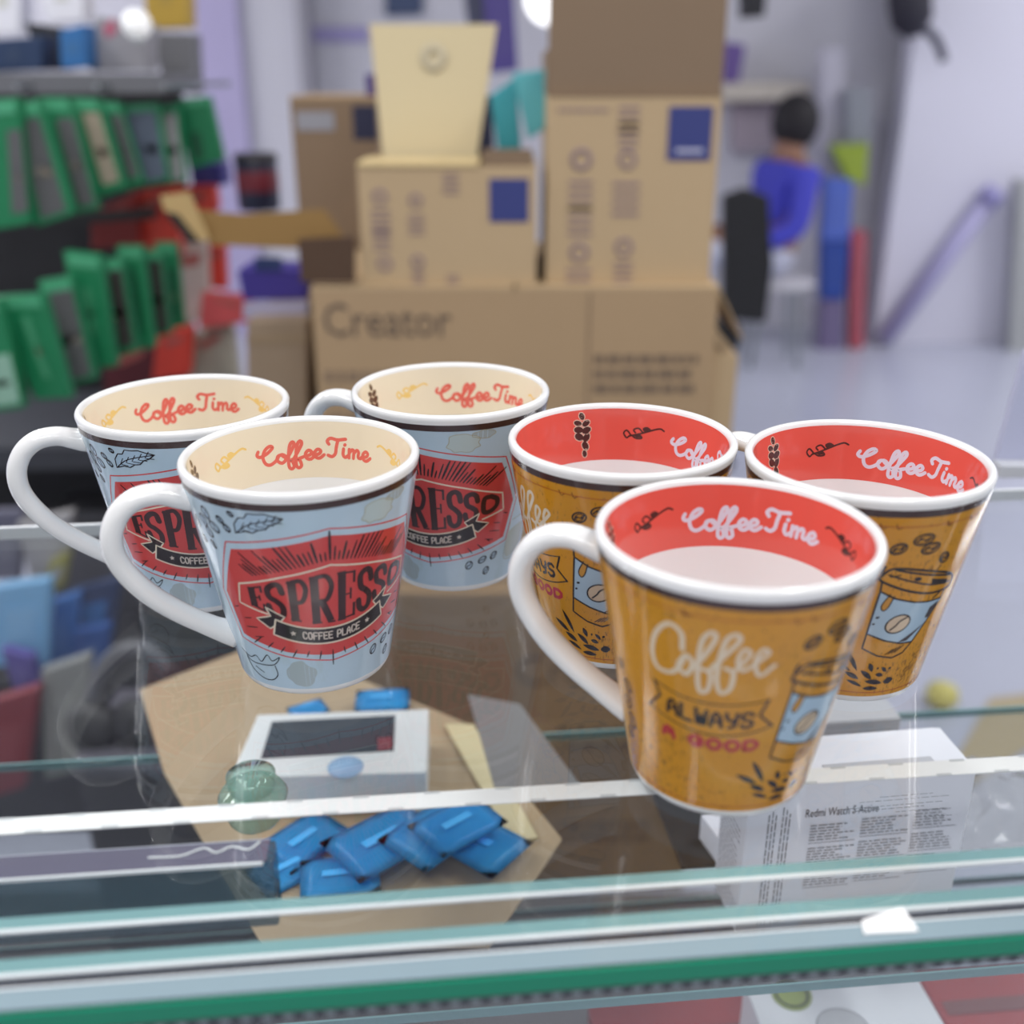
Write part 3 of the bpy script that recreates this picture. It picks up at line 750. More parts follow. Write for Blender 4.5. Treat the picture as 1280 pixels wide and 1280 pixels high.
o = bm_obj('small_print', bm, grey_ink, wb); o['label'] = 'columns of fine grey print and a bar code'
lathe('logo_print', [(0, .0), (.0028, 0), (.0028, .0002)], dark_ink, wb, 24).matrix_local = Matrix.Translation((W*.19, -.0002, .0085)) @ RX
lathe('logo_centre', [(0, .0), (.0016, 0), (.0016, .0002)], white_card, wb, 24).matrix_local = Matrix.Translation((W*.19, -.0005, .0085)) @ RX
bm = bmesh.new(); fineprint(bm, 0, .03, -.010, HB-.03, 22, rnd, 0, Matrix.Translation((-.0004, D*.9, .0)) @ Matrix.Rotation(-PI/2, 4, 'Z'), .0006)
bm_obj('side_print', bm, grey_ink, wb)
# small flat white box behind it and a black pad with a little box at its left
def flatbox(name, px, py, z0, sx, sy, h, m, label, cat, rz=YAW, bevel=.0006):
    p = atz(px, py, z0+h); o = empty(name, (p.x, p.y, z0), rz); tag(o, label, cat)
    box('carton_body', -sx/2, sx/2, -sy/2, sy/2, 0, h, m, o, bevel=bevel)
    return o
o = flatbox('leaflet_box', 1062, 885, SH1+.0003, .052, .026, .042, mat('pale_grey_card', (176, 177, 182), .5), 'pale grey printed box behind the white watch box, just below the right amber mug', 'box')
bm = bmesh.new(); fineprint(bm, -.023, .023, .012, .038, 7, rnd, -.0134, I4, .0006); bm_obj('small_print', bm, grey_ink, o)
P_ = [atz(x, y, SH1+.004) for x, y in ((815, 990), (940, 985), (938, 1078), (852, 1082))]
o = slab('tablet_pad', P_, mat('black_plastic', (40, 40, 42), .4), None, .003, (0, 0, -1), bevel=.0006); tag(o, 'flat black pad on the glass shelf under the front amber mug', 'pad')
o = flatbox('adapter_box', 910, 1028, SH1+.0045, .022, .02, .016, white_card, 'small white box standing on the black pad left of the watch box', 'box', YAW+.2)
# crumpled clear bag right of the box
bm = bmesh.new(); rr_ = random.Random(4); grid = []
c0 = atz(1225, 1040, SH1)
for j in range(13):
    row = []
    for i in range(15):
        row.append(bm.verts.new((c0.x-.025+i*.007+rr_.uniform(-.002, .002), c0.y-.02+j*.007+rr_.uniform(-.002, .002), SH1+.002+max(0, .016*math.sin(PI*i/14)*math.sin(PI*j/12)+rr_.uniform(-.004, .004)))))
    grid.append(row)
for j in range(12):
    for i in range(14): bm.faces.new((grid[j][i], grid[j][i+1], grid[j+1][i+1], grid[j+1][i]))
o = bm_obj('plastic_bag', bm, glassmat('crumpled_film', (.8, .8, .8), .15, (190, 190, 192), .35)); tag(o, 'crumpled clear plastic bag on the glass shelf right of the watch box', 'bag')

# kraft board, white device box, blue sachets, on the upper shelf left of centre
kraft_pale = mat('pale_kraft_board', (166, 146, 118), .7, noise=.06)
P_ = [atz(x, y, SH1+.0025) for x, y in ((175, 862), (335, 800), (585, 905), (702, 1048), (610, 1185), (330, 1185), (205, 965))]
o = slab('kraft_board', P_, kraft_pale, None, .002, (0, 0, -1)); tag(o, 'flat tan cardboard sheet lying on the glass shelf below the blue mugs', 'cardboard')
P_ = [atz(x, y, SH1+.0060) for x, y in ((556, 905), (592, 905), (672, 1046), (640, 1052))]
o = slab('cream_strip', P_, mat('cream_card', (200, 188, 150), .6), None, .002, (0, 0, -1)); tag(o, 'cream card strip with a slanting edge right of the white device box', 'card')
P_ = [atz(x, y, SH1+.0062) for x, y in ((585, 868), (650, 880), (728, 985), (618, 985))]
o = slab('grey_sheet', P_, mat('grey_sheet', (120, 118, 118), .6), None, .002, (0, 0, -1)); tag(o, 'grey flat sheet right of the cream card strip on the shelf', 'sheet')
db = empty('device_box', (0, 0, 0)); tag(db, 'white device box with a dark window lying on the tan cardboard under the glass', 'box')
zt = SH1+.030
q = [atz(x, y, zt) for x, y in ((322, 893), (536, 886), (533, 965), (288, 972))]
slab('carton_body', q, mat('white_gloss_card', (222, 225, 226), .35), db, .027, (0, 0, -1), bevel=.0012)
slab('display_window', [atz(x, y, zt+.0004) for x, y in ((340, 902), (494, 894), (492, 938), (326, 948))], mat('dark_window', (62, 68, 76), .25), db, .0006, (0, 0, -1))['label'] = 'dark display window'
slab('red_spot', [atz(x, y, zt+.0007) for x, y in ((472, 922), (490, 921), (490, 936), (472, 938))], mat('red_spot', (128, 66, 76), .5), db, .0004, (0, 0, -1))
q = atz(432, 959, zt)
o = lathe('round_sticker', [(0, .0003), (.010, .0003), (.010, 0)], mat('blue_sticker', (150, 185, 220), .5), db, 32); o.location = q
blue_f = mat('blue_foil', (60, 176, 255), .32, noise=.18, nscale=90); 
saw = mat('white_foil_print', (78, 178, 244), .4)
def sachet(cx, cy, sz, rot, z, label):
    p = atz(cx, cy, z); o = empty('blue_sachet', (p.x, p.y, z-.0012), math.radians(rot)); tag(o, label, 'sachet', 'blue sachets on the tan cardboard')
    bm = bmesh.new(); n = 7; g = []
    for j in range(n):
        g.append([bm.verts.new(((i/(n-1)-.5)*sz*1.35, (j/(n-1)-.5)*sz, .0012+.0028*(math.sin(PI*i/(n-1))*math.sin(PI*j/(n-1))))) for i in range(n)])
    for j in range(n-1):
        for i in range(n-1): bm.faces.new((g[j][i], g[j][i+1], g[j+1][i+1], g[j+1][i]))
    bmesh.ops.solidify(bm, geom=bm.faces[:], thickness=.001)
    bm_obj('pouch', bm, blue_f, o, smooth=True)
    box('printed_stripe', -sz*.3, sz*.25, -sz*.08, sz*.06, .0042, .0045, saw, o)
    return o
for (x, y, s, r, dz, lb) in ((380, 1050, .026, 50, .006, 'blue foil sachet at the left end of the scattered heap'), (360, 1085, .022, 40, .004, 'blue foil sachet lowest left, by the glass block'),
                             (425, 1095, .024, 10, .007, 'blue foil sachet lying lowest, by the teal glass edge'), (478, 1050, .032, 40, .013, 'large blue foil sachet in the middle of the heap with pale print'),
                             (545, 1040, .030, 48, .017, 'blue foil sachet right of the middle one, overlapping it'), (572, 1030, .026, 40, .021, 'blue foil sachet uppermost at the right of the heap'),
                             (598, 1052, .028, -38, .011, 'blue foil sachet at the right end of the heap, turned the other way')):
    sachet(x, y, s*1.25, r, SH1+dz, lb)
sachet(478, 875, .026, 5, SH1+.012, 'blue foil sachet lying behind the white device box, longer one')
sachet(385, 887, .018, 30, SH1+.009, 'small blue foil sachet sticking out behind the left of the device box')

# lower shelf: white box with round green seal, red packs
fl = atz(930, 1228, SH2+.055); fr_ = atz(1140, 1210, SH2+.055); wv = fr_-fl; W2 = wv.length
lb_ = empty('earphone_box', (fl.x, fl.y, SH2+.0003), math.atan2(wv.y, wv.x)); tag(lb_, 'white box with a round green seal lying on the lower glass shelf', 'box')
box('carton_body', 0, W2, -.10, 0, 0, .0545, white_card, lb_, bevel=.0008)
o = lathe('green_seal', [(0, .0005)]+[(.0112, .0005), (.0112, 0)], mat('green_seal', (158, 172, 92), .5), lb_, 28, smooth=False); o.location = (W2*.24, -.011, .0546); o['label'] = 'round green seal'
o = lathe('seal_ring', [(.0080, .0006), (.0092, .0008), (.0098, .0006)], mat('dark_seal_ring', (92, 104, 50), .5), lb_, 28); o.location = (W2*.24, -.011, .0547)
k = Ink(1.0)
k.stroke([(W2*440+14*math.cos(a), -36+13*math.sin(a)) for a in [t*PI/10 for t in range(20)]], .5, 0, 0, closed=True)
k.fill([(W2*440+13.5*math.cos(a), -36+12.5*math.sin(a)) for a in [t*PI/10 for t in range(20)]], -1, 1)
k.fill([(W2*440+2.5*math.cos(a), -36+1.5*math.sin(a)) for a in [t*PI/8 for t in range(16)]], 1, 0)
k.build('product_picture', [dark_ink, mat('pale_product_grey', (208, 208, 214), .4)], lb_, lambda x, y, l: (x/1000, y/1000, .0548+l*.0001))['label'] = 'picture of a round white device'
rb_ = mat('red_pack_card', (158, 58, 54), .5)
for (x, y, sx, sy, lb) in ((850, 1290, .10, .05, 'red packet on the lower shelf left of the white seal box'), (1262, 1250, .09, .06, 'dull red packet on the lower shelf right of the white seal box')):
    p = atz(x, y, SH2+.02); o = empty('red_packet', (p.x, p.y, SH2+.0003), YAW); tag(o, lb, 'packet')
    box('carton_body', -sx/2, sx/2, -sy/2, sy/2, 0, .018, rb_, o, bevel=.001); box('printed_stripe', -sx/2+.004, sx/2-.004, -.006, .004, .0182, .0186, mat('brown_stripe', (120, 70, 66), .5), o)
# small flat bright white patch over the sliding pane edge
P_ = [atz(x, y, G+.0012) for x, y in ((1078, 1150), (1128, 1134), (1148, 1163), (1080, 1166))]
o = slab('white_patch', P_, mat('bright_white_patch', (250, 250, 250), .5), None, .0006, (0, 0, -1)); tag(o, 'small bright white patch by the front glass edge', 'paper')

# ------------------------------------------------------------ the shop: shell
LAVW = mat('lavender_white_wall', (214, 213, 228), .6)
o = struct(box('floor', -5, 5, -3, 5.4, -.05, 0, mat('pale_floor', (182, 185, 202), .25, noise=.03, nscale=3)))
o = struct(box('wall_back', -5, 5, 5.4, 5.5, 0, 3.0, mat('grey_white_wall', (206, 205, 214), .7)))
o = struct(box('ceiling', -5, 5, -3, 5.4, 3.0, 3.05, mat('grey_ceiling', (150, 150, 154), .8)))
o = struct(box('wall_left', -3.4, -3.3, .9, 5.4, 0, 3.0, mat('grey_white_wall', (0, 0, 0))))
p0 = at(1092, 430, 5.06); 
o = struct(box('wall_right', p0.x, 5, 5.06, 5.2, 0, 3.0, LAVW))
o = box('darkening_mat', -1.5, .62, .62, 1.32, .0005, .012, mat('added_mat_dark', (86, 82, 82), .8, noise=.08, nscale=9), None, bevel=.002); tag(o, 'dark mat added to darken the floor behind the counter, seen through the glass', 'mat')  # made-up mat, added to darken the pale floor seen through the glass
for (xa, xb, Yd, m_) in ((248, 300, 5.2, mat('lavender_column', (176, 168, 204), .6)), (300, 372, 5.25, mat('pale_panel', (206, 205, 214), .6)), (372, 384, 5.2, mat('grey_strip', (160, 158, 168), .6))):
    a, b = at(xa, 60, Yd), at(xb, 60, Yd)
    o = box('wall_column' if m_.name != 'pale_panel' else 'wall_panel', a.x, b.x, Yd, 5.39, 0.001, 2.99, m_); o['kind'] = 'structure'
struct(bpy.data.objects['floor'])

# ------------------------------------------------------------ cartons behind the counter
kraft = mat('kraft_carton', (176, 148, 114), .75, noise=.05, nscale=6)
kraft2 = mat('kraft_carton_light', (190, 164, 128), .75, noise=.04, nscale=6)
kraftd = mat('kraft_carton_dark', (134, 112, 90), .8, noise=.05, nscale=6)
navy = mat('navy_label', (54, 62, 124), .5); purp = mat('purple_print', (144, 122, 122), .7); inkk = mat('dark_carton_print', (98, 84, 74), .8); faint = mat('faint_brown_print', (140, 118, 96), .8)
def carton(name, x0, y0, x1, y1, Y, depth, m, label, zbase=None):
    """closed body seen from the front between pixel corners at distance Y"""
    a, b = at(x0, y0, Y), at(x1, y0, Y); zb = zbase if zbase is not None else at((x0+x1)/2, y1, Y).z
    o = empty(name, ((a.x+b.x)/2, Y+depth/2, zb)); tag(o, label, 'carton')
    w = (b.x-a.x)/2; h = a.z-zb; t = .004
    bm = bmesh.new()
    add_box(bm, -w, w, -depth/2, -depth/2+t, 0, h); add_box(bm, -w, w, depth/2-t, depth/2, 0, h)
    add_box(bm, -w, -w+t, -depth/2+t, depth/2-t, 0, h); add_box(bm, w-t, w, -depth/2+t, depth/2-t, 0, h)
    add_box(bm, -w+t, w-t, -depth/2+t, depth/2-t, 0, t)
    bm_obj('carton_walls', bm, m, o)
    return o, w, h, depth
def lay(o, w, h, d, name, u0, v0, u1, v1, m, off=.0008, lab=None):
    """flat print on the front: fractions of the face, v from the top"""
    q = box(name, -w+2*w*u0, -w+2*w*u1, -d/2-off, -d/2-off*.3, h*(1-v1), h*(1-v0), m, o)
    if lab: q['label'] = lab
    return q
def lines(o, w, h, d, name, u0, v0, u1, v1, rows, m, seed=1):
    bm = bmesh.new(); r = random.Random(seed)
    for i in range(rows):
        v = v0+(v1-v0)*i/rows; x = u0
        while x < u1-.01:
            l = r.uniform(.015, .05); e = min(u1, x+l)
            add_box(bm, -w+2*w*x, -w+2*w*e, -d/2-.0008, -d/2-.0002, h*(1-v-(v1-v0)/rows*.55), h*(1-v)); x = e+.008
    return bm_obj(name, bm, m, o)
YB = 1.35
zfloor = 0.0
# big upper carton, resting on the lower one
bigA = carton('shipping_carton', 388, 362, 899, 735, YB, .38, kraft, 'large wide kraft carton with black lettering at upper left, carrying the two smaller cartons')
o, w, h, d = bigA
box('top_flap', -w, -.002, -d/2, d/2, h+.0002, h+.004, kraft2, o); box('top_flap', .002, w, -d/2, d/2, h+.0002, h+.004, kraft2, o)
slab('side_flap', [Vector((w+.001, -d/2, h)), Vector((w+.038, -d/2+.01, h-.065)), Vector((w+.038, d/2, h-.065)), Vector((w+.001, d/2, h))], kraft2, o, .004, (0, 0, -1))['label'] = 'right flap hanging open'
box('side_panel', w+.0005, w+.034, -d/2+.012, d/2, 0.001, h-.09, kraft2, o)
textmesh('carton_lettering', 'Creator', .062, inkk, o, Matrix.Translation((-w+.012, -d/2-.001, h-.060)) @ RX, .82)
box('seam', .095, .0975, -d/2-.0006, -d/2-.0001, .003, h-.003, kraftd, o)
lines(o, w, h, d, 'small_print', .70, .20, .96, .34, 3, mat('soft_carton_print', (118, 100, 84), .8), 3); lines(o, w, h, d, 'small_print', .02, .25, .30, .45, 3, faint, 4)
zb = o.location.z
a = at(380, 740, YB-.01)
oB = empty('shipping_carton', (o.location.x, YB+.19, 0.0)); tag(oB, 'large kraft carton standing on the floor under the other, seen through the counter glass', 'carton')
wB, hB, dB = w+.012, zb-.001, .40
bm = bmesh.new(); add_box(bm, -wB, wB, -dB/2, dB/2, 0, hB-.004); bm_obj('carton_walls', bm, kraftd, oB)
box('top_flap', -wB, wB, -dB/2, dB/2, hB-.0038, hB, kraft, oB)
textmesh('carton_lettering', 'Creator', .075, inkk, oB, Matrix.Translation((.00, -dB/2-.001, hB-.155)) @ RX, .9)
lines(oB, wB, hB, dB, 'small_print', .62, .42, .92, .52, 2, inkk, 5); lines(oB, wB, hB, dB, 'small_print', .10, .42, .40, .55, 3, inkk, 6)
lines(oB, wB, hB, dB, 'small_print', .62, .75, .90, .84, 2, inkk, 8)
box('packing_tape', -wB, wB, -dB/2-.0006, -dB/2-.0001, hB*.5, hB*.5+.05, mat('tan_packing_tape', (150, 128, 100), .3), oB)

def icons(o, w, h, d, L):
    for (u_, v_, kind, s) in L:
        x = -w+2*w*u_; z = h*(1-v_)
        if kind == 'ring':
            q = lathe('printed_icon', [(s*.55, 0), (s*.55, .0005), (s, .0005), (s, 0)], purp, o, 24); q.matrix_local = Matrix.Translation((x, -d/2-.0002, z)) @ RX
        else:
            bm = bmesh.new()
            for r in range(4): add_box(bm, x-s, x+s, -d/2-.0008, -d/2-.0002, z-r*s*.7-s*.3, z-r*s*.7)
            bm_obj('printed_icon', bm, purp, o)
# tall carton at right
ZT = bigA[0].location.z+bigA[2]+.0048
o, w, h, d = carton('appliance_carton', 685, 118, 903, 357, YB+.02, .24, kraft2, 'tall kraft carton at the right of the stack with navy square label and raised flap', ZT)
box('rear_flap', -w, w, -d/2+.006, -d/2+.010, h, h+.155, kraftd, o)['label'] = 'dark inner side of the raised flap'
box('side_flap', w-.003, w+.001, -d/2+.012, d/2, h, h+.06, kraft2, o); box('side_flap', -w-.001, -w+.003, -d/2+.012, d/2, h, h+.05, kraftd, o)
lay(o, w, h, d, 'navy_label', .70, .06, .955, .335, navy, .001, 'square navy label'); lay(o, w, h, d, 'label_lettering', .75, .275, .91, .295, mat('pale_label_print', (190, 190, 210), .6), .0016)
icons(o, w, h, d, [(.20, .33, 'ring', .014), (.20, .44, 'bar', .015), (.20, .58, 'bar', .015), (.47, .33, 'ring', .012), (.47, .45, 'bar', .017), (.20, .83, 'ring', .013), (.20, .92, 'bar', .016), (.47, .80, 'ring', .012), (.47, .88, 'bar', .012), (.47, .06, 'bar', .013), (.47, .14, 'bar', .012)])
lines(o, w, h, d, 'small_print', .06, .07, .36, .10, 1, purp, 9)
lay(o, w, h, d, 'front_fold', .0, .0, 1, .012, kraftd)
# middle carton
o, w, h, d = carton('appliance_carton', 446, 208, 671, 357, YB+.01, .22, kraft2, 'smaller open kraft carton left of the tall one, cream flap raised behind', ZT)
lay(o, w, h, d, 'navy_label', .735, .10, .955, .46, navy, .001, 'square navy label')
icons(o, w, h, d, [(.12, .25, 'ring', .010), (.12, .36, 'bar', .012), (.12, .52, 'bar', .011), (.32, .28, 'ring', .009), (.32, .40, 'bar', .010), (.13, .82, 'ring', .010), (.32, .80, 'ring', .009), (.32, .88, 'bar', .008), (.52, .06, 'bar', .010), (.52, .92, 'bar', .008)])
box('front_flap', -w, w*.35, -d/2-.002, -d/2+.10, h+.0002, h+.004, mat('cream_kraft', (214, 190, 140), .75), o)
fl_ = slab('rear_flap', [Vector((-w*.82, 0, h)), Vector((w*.30, 0, h)), Vector((w*.55, .04, h+.165)), Vector((-w*.95, .04, h+.165))], mat('cream_flap', (206, 190, 152), .75), o, .004, (0, 1, 0)); fl_['label'] = 'cream raised flap with a faint stamp'
q = lathe('flap_stamp', [(.006, 0), (.006, .0006), (.018, .0006), (.018, 0)], mat('faint_stamp', (190, 178, 150), .7), o, 24); q.matrix_local = Matrix.Translation((-w*.2, .029, h+.125)) @ Matrix.Rotation(PI/2-.24, 4, 'X')
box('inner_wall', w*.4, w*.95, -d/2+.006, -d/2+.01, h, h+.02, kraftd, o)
# dark carton behind the middle one
o, w, h, d = carton('appliance_carton', 362, 124, 470, 365, YB+.30, .2, kraftd, 'dark kraft carton behind at the left of the stack with a grey shipping label', ZT)
lay(o, w, h, d, 'shipping_label', .06, .08, .50, .20, mat('grey_label', (150, 150, 158), .6), .001); lay(o, w, h, d, 'navy_label', .72, .04, 1.0, .26, mat('dark_navy_label', (36, 38, 66), .6), .001)
box('top_flap', -w, w, -d/2, d/2, h, h+.004, kraft, o)
# teal goods standing in / behind the open carton
for nm, pts, m_, lb in (('teal_pouch', ((612, 120), (645, 96), (652, 185), (622, 190)), mat('teal_bag', (60, 160, 172), .4), 'teal pouch standing behind the open carton, left of the pair'),
                        ('teal_pouch', ((640, 92), (686, 86), (682, 160), (660, 175)), mat('light_teal_bag', (100, 190, 200), .4), 'light teal pouch leaning against the tall carton'),
                        ('navy_pouch', ((588, 125), (614, 118), (618, 192), (590, 192)), mat('navy_bag', (40, 46, 76), .4), 'dark navy pouch beside the cream flap')):
    P_ = [at(x, y, YB+.14) for x, y in pts]
    o = slab(nm, P_, m_, None, .02, (0, 1, 0), bevel=.003); tag(o, lb, 'pouch')
# open carton at left with its brown flap, purple box below
oc = empty('open_carton', at(330, 470, YB+.06)); tag(oc, 'open carton left of the stack with golden brown flap folded out', 'carton')
base = oc.location.copy()
def loc(pts, Y): return [at(x, y, Y)-base for x, y in pts]
slab('front_flap', loc(((238, 262), (300, 268), (405, 262), (432, 300), (405, 312), (262, 306)), YB+.02), mat('golden_kraft', (150, 116, 66), .75), oc, .004, (0, 1, 0))
slab('side_flap', loc(((200, 245), (236, 240), (262, 300), (240, 302), (205, 262)), YB+.01), mat('pale_golden_kraft', (190, 160, 108), .75), oc, .004, (0, 1, 0))
slab('painted_gap_shade', loc(((204, 264), (222, 268), (250, 303), (236, 304)), YB+.008), mat('recess_shade', (40, 36, 32), .8), oc, .003, (0, 1, 0))  # dark slab on the flap, painted as the shade inside the gap
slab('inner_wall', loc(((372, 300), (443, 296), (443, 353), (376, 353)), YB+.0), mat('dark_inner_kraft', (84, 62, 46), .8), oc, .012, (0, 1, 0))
def item(name, pts, Y, m, label, cat, thick=.03, bevel=.003, extra=()):
    pts3 = [at(x, y, Y) for x, y in pts]
    c = sum(pts3, Vector())/len(pts3); zmin = min(p.z for p in pts3)
    root = empty(name, (c.x, Y, zmin)); tag(root, label, cat); L = root.location.copy()
    slab('carton_body' if cat in ('box', 'carton') else 'pack_body', [p-L for p in pts3], m, root, thick, (0, 1, 0), bevel=bevel)
    for nm, pp, mm_ in extra:
        slab(nm, [at(x, y, Y-.001)-L for x, y in pp], mm_, root, .003, (0, 1, 0))
    return root
item('storage_carton', ((308, 402), (384, 400), (384, 640), (308, 640)), YB+.06, mat('dull_kraft', (150, 130, 108), .8), 'dull kraft carton under the violet box, left of the big carton', 'carton', .25, extra=(('packing_tape', ((308, 420), (384, 418), (384, 428), (308, 430)), mat('tan_packing_tape', (0, 0, 0))),))
violet = mat('violet_card', (62, 48, 140), .5)
item('violet_box', ((296, 338), (384, 338), (384, 374), (304, 376)), YB+.10, violet, 'violet blue box under the golden flap of the open carton', 'box', .08, extra=(('pale_base', ((304, 378), (384, 376), (384, 398), (304, 398)), mat('pale_lavender_card', (176, 172, 198), .5)), ('top_panel', ((318, 322), (352, 322), (352, 338), (318, 338)), mat('dark_blue_card', (40, 56, 106), .5))))
jar = empty('storage_tin', at(325, 262, 1.9)); tag(jar, 'dark round tin with a red band standing behind the golden flap', 'tin')
lathe('tin_body', [(0, 0), (.034, 0), (.036, .006), (.036, .082), (.033, .088), (0, .088)], mat('dark_navy_tin', (40, 42, 66), .4), jar, 40)
lathe('red_band', [(.0363, .032), (.0368, .034), (.0368, .064), (.0363, .066)], mat('dark_red_band', (120, 40, 52), .4), jar, 40)
lathe('lid', [(0, .094), (.034, .094), (.0375, .092), (.0375, .080)], mat('black_lid', (46, 42, 48), .4), jar, 40)

# ------------------------------------------------------------ accessory rack at left
rack = empty('display_rack', (-1.2, 2.1, 0)); tag(rack, 'dark wall rack at the left holding green packages, red packs and boxes on top', 'rack')
RL = rack.location.copy()
def rk(name, pts, Y, m, th=.02):
    return slab(name, [at(x, y, Y)-RL for x, y in pts], m, rack, th, (0, 1, 0))
rk('back_panel', ((-160, 100), (222, 100), (236, 420), (250, 700), (-160, 700)), 2.12, mat('black_back_panel', (34, 34, 38), .7), .03)
rk('top_shelf', ((-160, 90), (200, 92), (205, 116), (-160, 118)), 1.75, mat('grey_metal_shelf', (110, 110, 116), .5), .2)
rk('hook_rail', ((-160, 284), (190, 262), (190, 274), (-160, 298)), 1.85, mat('black_rail', (30, 30, 32), .5), .03)
rk('lower_shelf', ((-160, 560), (250, 560), (250, 585), (-160, 590)), 1.7, mat('dark_grey_shelf', (66, 68, 76), .6), .35)
box('base_plinth', -.95, .72, -.62, -.37, -.0+.002, .30, mat('black_back_panel', (0, 0, 0)), rack)
for x in (20, 120, 205):
    bm = bmesh.new(); p = at(x, 108, 1.7)-RL
    tube_bm(bm, [p, p+Vector((0, .4, 0))], .004, 8); bm_obj('hook', bm, chrome, rack)
greenm = mat('green_pack_card', (22, 122, 78), .45, noise=.12, nscale=12); mint = mat('mint_header', (76, 164, 122), .45); prod = mat('grey_product', (92, 92, 94), .5, noise=.15, nscale=20)
prod2 = mat('beige_product', (160, 148, 130), .5); slate = mat('slate_product', (92, 102, 120), .5); silver = mat('silver_product', (168, 166, 170), .4)
def pack(quad, Y, inner, pm, label, mint_h=True, body=None):
    """quad: four pixel corners TL TR BR BL of the card; inner = fractions (u0,v0,u1,v1) of the window"""
    q = [Vector((*p, 0)) for p in quad]
    def bl(u_, v_):
        a = q[0].lerp(q[1], u_); b = q[3].lerp(q[2], u_); c = a.lerp(b, v_); return (c.x, c.y)
    u0, v0, u1, v1 = inner
    ex = [('product_window', (bl(u0, v0), bl(u1, v0), bl(u1, v1), bl(u0, v1)), pm)]
    if mint_h: ex.append(('header_card', (bl(.1, .02), bl(.9, .02), bl(.9, .12), bl(.1, .12)), mint))
    ex.append(('product_detail', (bl(u0+.15, v0+.5*(v1-v0)), bl(u1-.15, v0+.5*(v1-v0)), bl(u1-.1, v0+.62*(v1-v0)), bl(u0+.15, v0+.62*(v1-v0))), prod2))
    r = item('accessory_package', quad, Y, body or greenm, label, 'package', .02, extra=ex); r['group'] = 'green hanging accessory packages'
    return r
rows = [(((-20, 125), (22, 122), (38, 280), (-20, 290)), 1.60, (.62, .25, .98, .9), prod, 'green package cut by the left frame edge, upper row'),
        (((8, 130), (48, 124), (92, 268), (44, 284)), 1.62, (.2, .15, .85, .95), prod, 'green package with long grey product, second in upper row'),
        (((46, 122), (86, 122), (122, 262), (84, 268)), 1.66, (.42, .18, .95, .95), prod, 'green package with grey and beige product, third in upper row'),
        (((84, 122), (122, 124), (156, 236), (120, 248)), 1.70, (.35, .15, .9, .9), prod2, 'green package with beige product, fourth in upper row'),
        (((118, 126), (148, 128), (178, 230), (152, 240)), 1.74, (.5, .15, .95, .9), prod, 'narrow green package, fifth in upper row'),
        (((146, 130), (196, 128), (212, 226), (172, 234)), 1.78, (.12, .1, .92, .95), slate, 'green-edged package filled with slate grey product in upper row'),
        (((190, 132), (222, 130), (232, 228), (206, 232)), 1.82, (.15, .1, .9, .95), silver, 'silver-white package in upper row beside the solid green one'),
        (((220, 124), (262, 120), (280, 200), (236, 212)), 1.86, (.2, .5, .5, .9), mat('dark_green', (20, 84, 56), .5), 'solid green package at the right end of the upper row'),
        (((-14, 372), (54, 368), (90, 498), (44, 500)), 1.50, (.45, .2, .6, .8), mat('pale_green_print', (70, 150, 110), .5), 'big green package at the front of the lower row'),
        (((46, 352), (90, 345), (120, 474), (80, 484)), 1.56, (.15, .12, .9, .95), prod, 'dark grey product pack between green ones, lower row'),
        (((78, 314), (126, 320), (146, 458), (104, 464)), 1.60, (.4, .3, .55, .7), mat('pale_green_print', (0, 0, 0)), 'green package behind the big one in the lower row'),
        (((118, 326), (152, 322), (172, 440), (138, 448)), 1.64, (.15, .12, .9, .92), mat('charcoal_product', (62, 58, 56), .5), 'charcoal product pack in the lower row middle'),
        (((144, 308), (178, 308), (194, 434), (164, 440)), 1.68, (.4, .2, .6, .8), mat('dark_green', (0, 0, 0)), 'green package right of the charcoal pack, lower row'),
        (((168, 314), (202, 314), (214, 418), (188, 422)), 1.72, (.1, .1, .9, .95), mat('charcoal_product', (0, 0, 0)), 'dark package near the right end of the lower row'),
        (((192, 304), (220, 304), (230, 408), (206, 412)), 1.76, (.4, .3, .8, .9), mat('dark_green', (0, 0, 0)), 'green package at the right end of the lower row'),
        (((-60, 380), (0, 374), (30, 510), (-40, 520)), 1.46, (.3, .5, .95, .95), mat('pale_mint_print', (140, 180, 160), .5), 'green package with pale lower half at the left frame edge, lower row')]
for q_, Y_, inn_, pm_, lb in rows: pack(q_, Y_, inn_, pm_, lb)
redm = mat('red_pack', (216, 66, 52), .45, noise=.15, nscale=9); dred = mat('dark_red_pack', (150, 44, 42), .5)
pinkw = mat('pale_pink_pack', (200, 186, 180), .5)
